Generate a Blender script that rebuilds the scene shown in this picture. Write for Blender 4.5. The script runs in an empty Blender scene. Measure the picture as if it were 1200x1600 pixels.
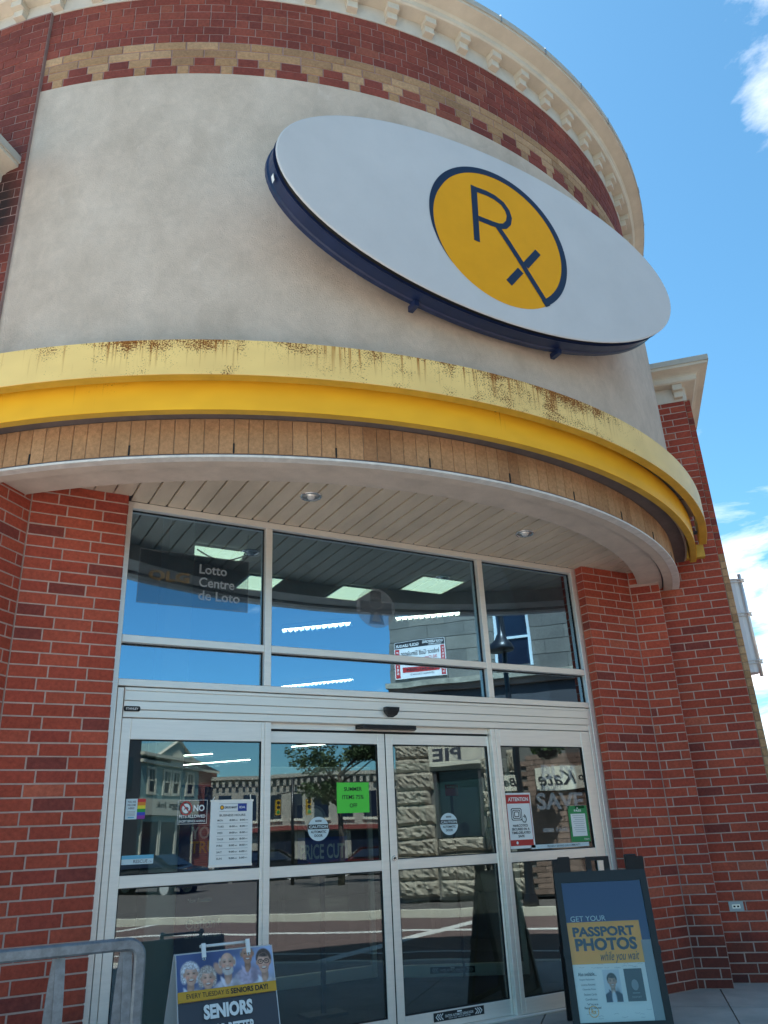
import bpy, math, random, zlib
from mathutils import Matrix, Vector
random.seed(7)
scene = bpy.context.scene
COL = scene.collection
RAD = math.radians

# ------------------------------------------------------------------ camera, sky, sun, exposure
CAM_P = Vector((-1.1059, -6.1983, 1.4006))
yaw, pitch, roll = RAD(29.8242), RAD(22.7346), RAD(-2.7469)
fw = Vector((math.sin(yaw)*math.cos(pitch), math.cos(yaw)*math.cos(pitch), math.sin(pitch)))
rt = Vector((math.cos(yaw), -math.sin(yaw), 0)); up = rt.cross(fw)
r2 = rt*math.cos(roll) + up*math.sin(roll); u2 = -rt*math.sin(roll) + up*math.cos(roll)
cd = bpy.data.cameras.new('camera'); cam = bpy.data.objects.new('camera', cd); COL.objects.link(cam)
m3 = Matrix((r2, u2, -fw)).transposed()
cam.matrix_world = Matrix.Translation(CAM_P) @ m3.to_4x4()
cd.sensor_fit = 'VERTICAL'; cd.sensor_height = 24.0; cd.sensor_width = 18.0
cd.lens = 1229.08/1600*24.0; cd.clip_start = .05; cd.clip_end = 3000
scene.camera = cam

SUN_EL, SUN_AZ = RAD(60), RAD(-24)          # azimuth measured from +y towards +x
w = bpy.data.worlds.new('World'); scene.world = w; w.use_nodes = True
nt = w.node_tree; nt.nodes.clear()
def N(t, tree=nt, **kw):
    n = tree.nodes.new(t)
    for k, v in kw.items(): setattr(n, k, v)
    return n
sky = N('ShaderNodeTexSky', sky_type='NISHITA', sun_disc=False, sun_elevation=SUN_EL, sun_rotation=SUN_AZ,
        altitude=200, air_density=1.0, dust_density=.7, ozone_density=1.6)
tc = N('ShaderNodeTexCoord'); L = nt.links.new
# clouds: streaky noise over the view direction projected on a flat layer
sep = N('ShaderNodeSeparateXYZ'); L(tc.outputs['Generated'], sep.inputs[0])
zz = N('ShaderNodeMath', operation='MAXIMUM'); L(sep.outputs[2], zz.inputs[0]); zz.inputs[1].default_value = .02
za = N('ShaderNodeMath', operation='ADD'); L(zz.outputs[0], za.inputs[0]); za.inputs[1].default_value = .12
dv = N('ShaderNodeVectorMath', operation='DIVIDE'); L(tc.outputs['Generated'], dv.inputs[0])
cb = N('ShaderNodeCombineXYZ')
for i in range(3): L(za.outputs[0], cb.inputs[i])
L(cb.outputs[0], dv.inputs[1])
mp = N('ShaderNodeMapping'); L(dv.outputs[0], mp.inputs[0])
mp.inputs['Location'].default_value = (3.1, 1.7, 0); mp.inputs['Scale'].default_value = (1.0, 1.0, .2)
n1 = N('ShaderNodeTexNoise'); n1.inputs['Scale'].default_value = 1.7; n1.inputs['Detail'].default_value = 9
n1.inputs['Roughness'].default_value = .62; n1.inputs['Distortion'].default_value = .5; L(mp.outputs[0], n1.inputs['Vector'])
rp = N('ShaderNodeValToRGB'); L(n1.outputs[0], rp.inputs[0])
rp.color_ramp.elements[0].position = .60; rp.color_ramp.elements[1].position = .80
# cloudier low on the horizon to the right of the store and in a bank higher up
def bank(d, lo, hi, gain):
    dt = N('ShaderNodeVectorMath', operation='DOT_PRODUCT'); L(tc.outputs['Generated'], dt.inputs[0])
    dt.inputs[1].default_value = Vector(d).normalized()
    mr = N('ShaderNodeMapRange'); L(dt.outputs['Value'], mr.inputs[0])
    mr.inputs[1].default_value = lo; mr.inputs[2].default_value = hi; mr.inputs[3].default_value = 0; mr.inputs[4].default_value = gain
    return mr
BANKS = [bank((.80, .58, .13), .955, .995, .22), bank((.655, .25, .715), .990, .9985, .27)]
acc = n1.outputs[0]
for b in BANKS:
    a = N('ShaderNodeMath', operation='ADD'); L(acc, a.inputs[0]); L(b.outputs[0], a.inputs[1]); acc = a.outputs[0]
L(acc, rp.inputs[0])
mx = N('ShaderNodeMix', data_type='RGBA'); L(rp.outputs[0], mx.inputs[0])
SKY_GAIN = N('ShaderNodeMix', data_type='RGBA', blend_type='MULTIPLY'); SKY_GAIN.inputs[0].default_value = 1
L(sky.outputs[0], SKY_GAIN.inputs[6]); SKY_GAIN.inputs[7].default_value = (.53, .905, .94, 1)
L(SKY_GAIN.outputs[2], mx.inputs[6]); mx.inputs[7].default_value = (7.6, 7.6, 7.8, 1)
bg = N('ShaderNodeBackground'); bg.inputs[1].default_value = .095; L(mx.outputs[2], bg.inputs[0])
wo = N('ShaderNodeOutputWorld'); L(bg.outputs[0], wo.inputs[0])

sd = bpy.data.lights.new('sun', 'SUN'); sd.energy = 5.0; sd.angle = RAD(.53); sd.color = (1, .95, .87)
sun = bpy.data.objects.new('sun', sd); COL.objects.link(sun)
to_sun = Vector((math.sin(SUN_AZ)*math.cos(SUN_EL), math.cos(SUN_AZ)*math.cos(SUN_EL), math.sin(SUN_EL)))
sun.rotation_euler = to_sun.to_track_quat('Z', 'Y').to_euler()
vs = scene.view_settings
vs.view_transform = 'Standard'; vs.look = 'None'; vs.gamma = 1; vs.use_curve_mapping = False; vs.exposure = 1.5
scene.cycles.max_bounces = 10; scene.cycles.diffuse_bounces = 4; scene.cycles.glossy_bounces = 4
scene.cycles.transparent_max_bounces = 16; scene.cycles.sample_clamp_indirect = 8
scene.cycles.caustics_reflective = True; scene.cycles.caustics_refractive = False

# ------------------------------------------------------------------ materials
def set_ramp(r, stops):
    els = r.color_ramp.elements
    while len(els) > 1: els.remove(els[-1])
    els[0].position = stops[0][0]; els[0].color = (*stops[0][1], 1)
    for p, c in stops[1:]: e = els.new(p); e.color = (*c, 1)
def mat(name, col, rough=.8, var=0., vscale=8., bump=0., bscale=60., metal=0., spec=.5, stretch=None, coat=0.):
    m = bpy.data.materials.new(name); m.use_nodes = True
    t = m.node_tree; b = t.nodes['Principled BSDF']
    b.inputs['Base Color'].default_value = (*col, 1); b.inputs['Roughness'].default_value = rough
    b.inputs['Metallic'].default_value = metal; b.inputs['Specular IOR Level'].default_value = spec
    b.inputs['Coat Weight'].default_value = coat
    if var or bump:
        g = N('ShaderNodeTexCoord', t); src = g.outputs['Object']
        if stretch:
            mpn = N('ShaderNodeMapping', t); t.links.new(src, mpn.inputs[0]); mpn.inputs['Scale'].default_value = stretch; src = mpn.outputs[0]
    if var:
        n = N('ShaderNodeTexNoise', t); n.inputs['Scale'].default_value = vscale; n.inputs['Detail'].default_value = 6
        n.inputs['Roughness'].default_value = .65; t.links.new(src, n.inputs['Vector'])
        r = N('ShaderNodeValToRGB', t); t.links.new(n.outputs[0], r.inputs[0])
        r.color_ramp.elements[0].position = .3; r.color_ramp.elements[1].position = .72
        r.color_ramp.elements[0].color = (*[c*(1-var) for c in col], 1); r.color_ramp.elements[1].color = (*[min(1, c*(1+var)) for c in col], 1)
        t.links.new(r.outputs[0], b.inputs['Base Color'])
    if bump:
        n2 = N('ShaderNodeTexNoise', t); n2.inputs['Scale'].default_value = bscale; n2.inputs['Detail'].default_value = 5
        t.links.new(src, n2.inputs['Vector'])
        bn = N('ShaderNodeBump', t); bn.inputs['Strength'].default_value = bump; bn.inputs['Distance'].default_value = .01
        t.links.new(n2.outputs[0], bn.inputs['Height']); t.links.new(bn.outputs[0], b.inputs['Normal'])
    return m
def emit(name, col, s):
    m = bpy.data.materials.new(name); m.use_nodes = True; b = m.node_tree.nodes['Principled BSDF']
    b.inputs['Base Color'].default_value = (.8, .8, .8, 1)
    b.inputs['Emission Color'].default_value = (*col, 1); b.inputs['Emission Strength'].default_value = s
    return m
def brick_mat(name, stops, spots=.0, dark_marks=False):
    """every brick its own tone (object random, or a per-brick colour layer where bricks are joined)"""
    m = bpy.data.materials.new(name); m.use_nodes = True; t = m.node_tree; b = t.nodes['Principled BSDF']; lk = t.links.new
    oi = N('ShaderNodeObjectInfo', t); at = N('ShaderNodeAttribute', t, attribute_name='tone')
    ad = N('ShaderNodeMath', t, operation='ADD'); lk(oi.outputs['Random'], ad.inputs[0]); lk(at.outputs['Fac'], ad.inputs[1])
    fr = N('ShaderNodeMath', t, operation='FRACT'); lk(ad.outputs[0], fr.inputs[0])
    r = N('ShaderNodeValToRGB', t); lk(fr.outputs[0], r.inputs[0]); r.color_ramp.interpolation = 'CONSTANT'
    set_ramp(r, stops)
    g = N('ShaderNodeNewGeometry', t)
    n = N('ShaderNodeTexNoise', t); n.inputs['Scale'].default_value = 38; n.inputs['Detail'].default_value = 8; n.inputs['Roughness'].default_value = .7
    lk(g.outputs['Position'], n.inputs['Vector'])
    mr = N('ShaderNodeMapRange', t); lk(n.outputs[0], mr.inputs[0]); mr.inputs[1].default_value = .3; mr.inputs[2].default_value = .7
    mr.inputs[3].default_value = .72; mr.inputs[4].default_value = 1.22
    n3 = N('ShaderNodeTexNoise', t); n3.inputs['Scale'].default_value = 1.7; n3.inputs['Detail'].default_value = 4; lk(g.outputs['Position'], n3.inputs['Vector'])
    mr3 = N('ShaderNodeMapRange', t); lk(n3.outputs[0], mr3.inputs[0]); mr3.inputs[1].default_value = .3; mr3.inputs[2].default_value = .7
    mr3.inputs[3].default_value = .82; mr3.inputs[4].default_value = 1.12
    mm = N('ShaderNodeMath', t, operation='MULTIPLY'); lk(mr.outputs[0], mm.inputs[0]); lk(mr3.outputs[0], mm.inputs[1])
    ml = N('ShaderNodeVectorMath', t, operation='SCALE'); lk(r.outputs[0], ml.inputs[0]); lk(mm.outputs[0], ml.inputs['Scale'])
    out = ml.outputs[0]
    if dark_marks:   # splash-zone grime along the pavement; dark patch centred below the wall lamp
        sp = N('ShaderNodeSeparateXYZ', t); lk(g.outputs['Position'], sp.inputs[0])
        h = N('ShaderNodeMath', t, operation='MULTIPLY_ADD'); lk(n3.outputs[0], h.inputs[0]); h.inputs[1].default_value = .9; lk(sp.outputs[2], h.inputs[2])
        m1 = N('ShaderNodeMapRange', t); lk(h.outputs[0], m1.inputs[0]); m1.inputs[1].default_value = .72; m1.inputs[2].default_value = 1.02
        m1.inputs[3].default_value = .55; m1.inputs[4].default_value = 0
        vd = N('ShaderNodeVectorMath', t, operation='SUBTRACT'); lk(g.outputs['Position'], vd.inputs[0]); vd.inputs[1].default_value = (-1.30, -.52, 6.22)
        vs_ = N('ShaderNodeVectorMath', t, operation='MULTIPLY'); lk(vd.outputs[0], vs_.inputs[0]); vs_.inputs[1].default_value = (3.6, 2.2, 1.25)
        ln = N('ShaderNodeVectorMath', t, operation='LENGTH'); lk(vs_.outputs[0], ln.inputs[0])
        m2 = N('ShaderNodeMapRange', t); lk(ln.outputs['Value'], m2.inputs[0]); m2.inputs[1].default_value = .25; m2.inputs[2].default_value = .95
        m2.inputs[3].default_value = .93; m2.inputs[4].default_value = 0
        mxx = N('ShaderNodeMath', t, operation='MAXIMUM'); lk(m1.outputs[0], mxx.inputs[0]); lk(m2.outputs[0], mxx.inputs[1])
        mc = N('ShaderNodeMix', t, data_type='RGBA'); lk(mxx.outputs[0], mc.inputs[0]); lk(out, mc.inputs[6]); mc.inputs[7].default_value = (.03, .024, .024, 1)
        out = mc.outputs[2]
    lk(out, b.inputs['Base Color']); b.inputs['Roughness'].default_value = .82; b.inputs['Specular IOR Level'].default_value = .3
    n2 = N('ShaderNodeTexNoise', t); n2.inputs['Scale'].default_value = 120; n2.inputs['Detail'].default_value = 6; lk(g.outputs['Position'], n2.inputs['Vector'])
    bn = N('ShaderNodeBump', t); bn.inputs['Strength'].default_value = .5; bn.inputs['Distance'].default_value = .004
    lk(n2.outputs[0], bn.inputs['Height']); lk(bn.outputs[0], b.inputs['Normal'])
    return m
RB = (.34, .065, .04)
M = {}
M['maroon'] = brick_mat('maroon_brick', [(0, (0.260, 0.061, 0.042)), (.2, (0.229, 0.052, 0.037)), (.4, (0.275, 0.068, 0.045)), (.6, (0.236, 0.055, 0.040)), (.8, (0.198, 0.047, 0.035)), (.95, (0.298, 0.087, 0.056))], dark_marks=True)
M['brick'] = brick_mat('red_brick', [(0, (0.408, 0.076, 0.043)), (.2, (0.371, 0.066, 0.038)), (.4, (0.436, 0.087, 0.049)), (.6, (0.390, 0.069, 0.041)), (.8, (0.334, 0.059, 0.038)), (.93, (0.232, 0.050, 0.038)), (.97, (0.464, 0.112, 0.064))], dark_marks=True)
M['tan_brick'] = brick_mat('tan_brick', [(0, (0.464, 0.271, 0.142)), (.3, (0.413, 0.237, 0.120)), (.55, (0.507, 0.310, 0.172)), (.8, (0.370, 0.211, 0.112))])
M['soldier'] = brick_mat('buff_brick', [(0, (0.470, 0.265, 0.138)), (.3, (0.442, 0.245, 0.127)), (.5, (0.498, 0.290, 0.154)), (.75, (0.451, 0.255, 0.132)), (.92, (0.367, 0.195, 0.099))])
M['mortar2'] = mat('dark_mortar', (.34, .215, .19), .95, .15, 9, .4, 90)
M['mortar'] = mat('mortar', (.48, .33, .28), .95, .15, 9, .4, 90)
M['tan_mortar'] = mat('tan_mortar', (.32, .22, .145), .95, .2, 9, .5, 90)
M['white_stucco'] = mat('white_stucco', (.62, .57, .50), .9, .10, 5, .25, 70)
M['cornice'] = mat('cornice_paint', (.64, .57, .47), .8, .12, 3, .15, 40)
M['alu'] = mat('clear_anodised_aluminium', (.90, .84, .77), .42, .05, 3, .0, 60, .55, stretch=(1, 1, 14))
M['alu2'] = mat('aluminium_header', (.90, .84, .76), .40, .06, 3, .0, 60, .5, stretch=(.6, 1, 30))
M['black'] = mat('black_plastic', (.012, .012, .014), .45, .2, 20)
M['rubber'] = mat('black_gasket', (.01, .01, .011), .7)
M['navy'] = mat('navy_paint', (.010, .022, .075), .35, .2, 6)
M['navy_print'] = mat('navy_vinyl', (.010, .014, .040), .4)
M['signwhite'] = mat('white_acrylic', (.62, .61, .61), .45, .05, 1.5, .02, 4, spec=.3)
M['boxwhite'] = mat('white_sign_face', (.88, .87, .86), .4)
M['amber'] = mat('amber_vinyl', (.88, .39, .010), .55, .06, 2, spec=.15)
M['soffit'] = mat('soffit_panel_paint', (.68, .56, .43), .6, .16, 3, .1, 30, stretch=(1, .35, 1))
M['ringstucco'] = mat('grey_stucco', (.60, .50, .42), .9, .14, 4, .25, 70)
M['shadowgap'] = mat('dark_steel', (.10, .10, .12), .6)
M['flash'] = mat('white_drip_edge', (.75, .72, .68), .5, .15, 12)
M['greymetal'] = mat('grey_flashing', (.34, .36, .38), .45, .1, 5, metal=.6)
M['drum_under'] = mat('drum_under_dark', (.15, .125, .125), .7, .2, 6)  # dark tone for the underside of the drum
M['coping'] = mat('coping_metal', (.50, .46, .40), .6, .1, 5)
M['galv'] = mat('galvanised_steel', (.19, .215, .24), .45, .28, 26, .12, 30, .5)
M['paper'] = mat('white_paper', (.86, .84, .80), .6)
M['papercool'] = mat('pale_blue_paper', (.62, .72, .74), .6)
M['ink'] = mat('black_ink', (.015, .015, .018), .6)
M['white'] = mat('white_print', (.82, .82, .80), .5)
M['red'] = mat('red_print', (.50, .03, .03), .5)
M['green'] = mat('neon_green_paper', (.10, .68, .06), .6)
M['passgreen'] = mat('green_print', (.02, .26, .08), .5)
M['blue'] = mat('blue_print', (.02, .05, .30), .5)
M['banner'] = mat('navy_banner', (.015, .03, .14), .5)
M['cyan'] = mat('cyan_print', (.15, .45, .62), .5)
M['greyprint'] = mat('grey_print', (.30, .31, .33), .5)
M['gold'] = mat('gold_print', (.95, .43, .02), .5)
M['greyink'] = mat('grey_ink', (.16, .16, .18), .6)
M['charcoal'] = mat('charcoal_print', (.055, .058, .072), .5)
M['orange'] = mat('orange_print', (.62, .33, .02), .5)
M['concrete'] = mat('concrete_pavement', (.42, .385, .345), .92, .2, 2.2, .4, 60)
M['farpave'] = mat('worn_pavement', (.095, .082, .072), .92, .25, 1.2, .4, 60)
M['asphalt'] = mat('asphalt', (.065, .058, .053), .9, .25, 1.2, .4, 80)
M['paverred'] = mat('red_paver', (.13, .082, .07), .9, .2, 4, .3, 60)
M['cream'] = mat('cream_paint', (.62, .58, .46), .7, .1, 3)
M['line'] = mat('road_paint', (.62, .60, .54), .8, .2, 6)
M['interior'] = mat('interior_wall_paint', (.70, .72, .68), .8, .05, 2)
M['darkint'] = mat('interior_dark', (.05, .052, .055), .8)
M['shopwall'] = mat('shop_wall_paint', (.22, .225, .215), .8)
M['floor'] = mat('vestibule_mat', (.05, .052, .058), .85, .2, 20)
M['lampglow'] = emit('fluorescent_tube', (.92, 1, .88), 8.0)
M['troffer'] = emit('fluorescent_diffuser', (.80, 1, .76), 1.3)
M['lens'] = mat('lamp_lens', (.75, .74, .72), .25, metal=.6)
M['chrome'] = mat('polished_trim', (.7, .7, .7), .25, metal=.9)

def glass(name, fac, tint, ior=1.5, rc=(.96, .98, 1)):
    m = bpy.data.materials.new(name); m.use_nodes = True; t = m.node_tree; t.nodes.clear()
    tr = N('ShaderNodeBsdfTransparent', t); tr.inputs[0].default_value = (*tint, 1)
    gl = N('ShaderNodeBsdfGlossy', t); gl.inputs['Roughness'].default_value = 0; gl.inputs['Color'].default_value = (*rc, 1)
    g = N('ShaderNodeNewGeometry', t); n = N('ShaderNodeTexNoise', t); n.inputs['Scale'].default_value = 1.4; n.inputs['Detail'].default_value = 1
    t.links.new(g.outputs['Position'], n.inputs['Vector'])
    bn = N('ShaderNodeBump', t); bn.inputs['Strength'].default_value = .10; bn.inputs['Distance'].default_value = .012
    t.links.new(n.outputs[0], bn.inputs['Height']); t.links.new(bn.outputs[0], gl.inputs['Normal'])
    f = N('ShaderNodeFresnel', t); f.inputs[0].default_value = ior
    mr = N('ShaderNodeMapRange', t); t.links.new(f.outputs[0], mr.inputs[0]); mr.inputs[1].default_value = .04; mr.inputs[2].default_value = 1
    mr.inputs[3].default_value = fac; mr.inputs[4].default_value = 1
    mxn = N('ShaderNodeMixShader', t); t.links.new(mr.outputs[0], mxn.inputs[0]); t.links.new(tr.outputs[0], mxn.inputs[1]); t.links.new(gl.outputs[0], mxn.inputs[2])
    o = N('ShaderNodeOutputMaterial', t); t.links.new(mxn.outputs[0], o.inputs[0])
    return m
M['glass'] = glass('coated_glass', .38, (.62, .68, .66), rc=(.50, .76, 1))
M['doorglass'] = glass('door_glass', .125, (.74, .80, .78), rc=(.80, .90, 1))
def film(name, col, a):
    m = bpy.data.materials.new(name); m.use_nodes = True; t = m.node_tree; b = t.nodes['Principled BSDF']
    b.inputs['Base Color'].default_value = (*col, 1); b.inputs['Alpha'].default_value = a; b.inputs['Roughness'].default_value = .4; return m
M['film'] = film('frosted_film', (.36, .37, .39), .30); M['filmdark'] = film('dark_film', (.012, .014, .022), .34); M['filmpale'] = film('pale_film', (.62, .64, .66), .34)
M['decal'] = film('white_vinyl_film', (.80, .80, .80), .27)
M['clear'] = glass('clear_cover_sheet', .05, (.96, .97, .97))

def stucco_mat():
    m = mat('stucco_wall_paint', (.46, .42, .37), .92, .0, 1, .45, 110); t = m.node_tree; lk = t.links.new; b = t.nodes['Principled BSDF']
    g = N('ShaderNodeNewGeometry', t)
    a = N('ShaderNodeTexNoise', t); a.inputs['Scale'].default_value = 1.1; a.inputs['Detail'].default_value = 7; a.inputs['Roughness'].default_value = .62; lk(g.outputs['Position'], a.inputs['Vector'])
    mpn = N('ShaderNodeMapping', t); lk(g.outputs['Position'], mpn.inputs[0]); mpn.inputs['Scale'].default_value = (1.8, 1.8, 1.0)
    c = N('ShaderNodeTexNoise', t); c.inputs['Scale'].default_value = 1.2; c.inputs['Detail'].default_value = 8; c.inputs['Roughness'].default_value = .7; lk(mpn.outputs[0], c.inputs['Vector'])
    s = N('ShaderNodeMath', t, operation='ADD'); lk(a.outputs[0], s.inputs[0]); lk(c.outputs[0], s.inputs[1])
    r = N('ShaderNodeValToRGB', t); lk(s.outputs[0], r.inputs[0]); e = r.color_ramp.elements
    d = N('ShaderNodeMath', t, operation='MULTIPLY'); lk(s.outputs[0], d.inputs[0]); d.inputs[1].default_value = .5; lk(d.outputs[0], r.inputs[0])
    set_ramp(r, [(.36, (.505,.40,.315)), (.5, (.61,.49,.395)), (.62, (.675,.55,.45))])
    h = N('ShaderNodeTexNoise', t); h.inputs['Scale'].default_value = 7; h.inputs['Detail'].default_value = 9; h.inputs['Roughness'].default_value = .72; h.inputs['Distortion'].default_value = .8; lk(g.outputs['Position'], h.inputs['Vector'])
    hr = N('ShaderNodeMapRange', t); lk(h.outputs[0], hr.inputs[0]); hr.inputs[1].default_value = .3; hr.inputs[2].default_value = .7; hr.inputs[3].default_value = .90; hr.inputs[4].default_value = 1.09
    sc = N('ShaderNodeVectorMath', t, operation='SCALE'); lk(r.outputs[0], sc.inputs[0]); lk(hr.outputs[0], sc.inputs['Scale'])
    mv = N('ShaderNodeMapping', t); lk(g.outputs['Position'], mv.inputs[0]); mv.inputs['Scale'].default_value = (2.6, 2.6, .9)
    v = N('ShaderNodeTexNoise', t); v.inputs['Scale'].default_value = 2.2; v.inputs['Detail'].default_value = 10; v.inputs['Roughness'].default_value = .75; v.inputs['Distortion'].default_value = 1.2; lk(mv.outputs[0], v.inputs['Vector'])
    vr = N('ShaderNodeMapRange', t); lk(v.outputs[0], vr.inputs[0]); vr.inputs[1].default_value = .60; vr.inputs[2].default_value = .74; vr.inputs[4].default_value = .45
    mxs = N('ShaderNodeMix', t, data_type='RGBA'); lk(vr.outputs[0], mxs.inputs[0]); lk(sc.outputs[0], mxs.inputs[6]); mxs.inputs[7].default_value = (.80, .70, .62, 1)
    lk(mxs.outputs[2], b.inputs['Base Color'])
    return m
M['stucco'] = stucco_mat()

def rust_mat(name, col, amount, seed, regions):
    """painted steel band; rust blooms hang from the top edge in patches along the run (u = metres along, v = 0 bottom..1 top)"""
    m = mat(name, col, .5, spec=.22); t = m.node_tree; lk = t.links.new; b = t.nodes['Principled BSDF']
    uv = N('ShaderNodeUVMap', t, uv_map='run'); sp = N('ShaderNodeSeparateXYZ', t); lk(uv.outputs[0], sp.inputs[0])
    dvd = N('ShaderNodeMath', t, operation='DIVIDE'); lk(sp.outputs[0], dvd.inputs[0]); dvd.inputs[1].default_value = 9.0
    rr = N('ShaderNodeValToRGB', t); lk(dvd.outputs[0], rr.inputs[0]); rr.color_ramp.interpolation = 'EASE'
    set_ramp(rr, [(p, (v, v, v)) for p, v in regions])
    def noise(sx, sy, detail, rough=.6, off=0.):
        mpn = N('ShaderNodeMapping', t); lk(uv.outputs[0], mpn.inputs[0]); mpn.inputs['Scale'].default_value = (sx, sy, 1); mpn.inputs['Location'].default_value = (seed+off, seed*.7, 0)
        n = N('ShaderNodeTexNoise', t); n.inputs['Scale'].default_value = 1; n.inputs['Detail'].default_value = detail; n.inputs['Roughness'].default_value = rough
        lk(mpn.outputs[0], n.inputs['Vector']); return n.outputs[0]
    def math_(op, a, b_=None, c=None):
        n = N('ShaderNodeMath', t, operation=op)
        for i, v in enumerate((a, b_, c)):
            if v is None: continue
            if isinstance(v, (int, float)): n.inputs[i].default_value = v
            else: lk(v, n.inputs[i])
        return n.outputs[0]
    def ramp(v, lo, hi):
        n = N('ShaderNodeMapRange', t); lk(v, n.inputs[0]); n.inputs[1].default_value = lo; n.inputs[2].default_value = hi; return n.outputs[0]
    v = sp.outputs[1]
    med = noise(5, 1.6, 3, off=3); fine = noise(95, 23, 6, .66); streak = noise(44, .35, 2, off=9); broad = noise(1.7, .8, 2, off=5)
    edge = ramp(v, .35, 1.0)
    low = ramp(v, .35, .05)
    w_ = math_('ADD', math_('MULTIPLY', edge, .17), math_('MULTIPLY', rr.outputs[0], .25*amount))
    w_ = math_('ADD', w_, math_('MULTIPLY', low, .035))
    blob = math_('ADD', math_('MULTIPLY', fine, .62), math_('MULTIPLY', med, .38))
    spots = ramp(math_('ADD', blob, math_('MULTIPLY', w_, .50)), .676, .722)
    spots = math_('MULTIPLY', spots, ramp(rr.outputs[0], .02, .3))
    st = math_('MULTIPLY', ramp(math_('ADD', streak, math_('MULTIPLY', rr.outputs[0], .14*amount)), .66, .76), ramp(math_('ADD', v, math_('MULTIPLY', med, .5)), .35, 1.1))
    st = math_('MULTIPLY', st, ramp(rr.outputs[0], .1, .6))
    fade = ramp(broad, .35, .7)
    c0 = N('ShaderNodeMix', t, data_type='RGBA'); lk(fade, c0.inputs[0]); c0.inputs[6].default_value = (*[x*.9 for x in col], 1); c0.inputs[7].default_value = (*[min(1, x*1.06) for x in col], 1)
    c1 = N('ShaderNodeMix', t, data_type='RGBA'); lk(math_('MULTIPLY', st, .9), c1.inputs[0]); lk(c0.outputs[2], c1.inputs[6]); c1.inputs[7].default_value = (.44, .16, .02, 1)
    rc = N('ShaderNodeValToRGB', t); lk(fine, rc.inputs[0]); rc.color_ramp.elements[0].position = .42; rc.color_ramp.elements[1].position = .62
    rc.color_ramp.elements[0].color = (.42, .15, .025, 1); rc.color_ramp.elements[1].color = (.12, .035, .012, 1)
    c2 = N('ShaderNodeMix', t, data_type='RGBA'); lk(spots, c2.inputs[0]); lk(c1.outputs[2], c2.inputs[6]); lk(rc.outputs[0], c2.inputs[7])
    lk(c2.outputs[2], b.inputs['Base Color'])
    ro = math_('MULTIPLY_ADD', spots, .45, .42); lk(ro, b.inputs['Roughness'])
    bn = N('ShaderNodeBump', t); bn.inputs['Strength'].default_value = .3; bn.inputs['Distance'].default_value = .003; lk(spots, bn.inputs['Height']); lk(bn.outputs[0], b.inputs['Normal'])
    return m
M['band_hi'] = rust_mat('faded_yellow_steel', (.97, .66, .24), 1.15, 4.3,
    [(0, .10), (.05, .25), (.115, .45), (.138, .72), (.170, .75), (.185, .5), (.205, .72), (.236, .7), (.252, .3), (.286, .55), (.323, .75), (.351, .65), (.374, .7), (.392, .55), (.407, .65), (.43, .75), (.457, .95), (.49, .9), (.511, .95), (.541, .9), (.566, .9), (.60, .6), (.643, .3), (.72, .05)])
M['band_lo'] = rust_mat('yellow_steel', (.97, .51, .03), .5, 11.7, [(0, 0), (.10, .05), (.119, .5), (.144, .4), (.16, .08), (.27, .06), (.289, .2), (.31, .05), (.44, .08), (.458, .55), (.475, .08), (.8, .1), (1, 0)])
M['band_in'] = mat('weathered_yellow_steel', (.62, .38, .05), .5, .15, 5)

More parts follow.
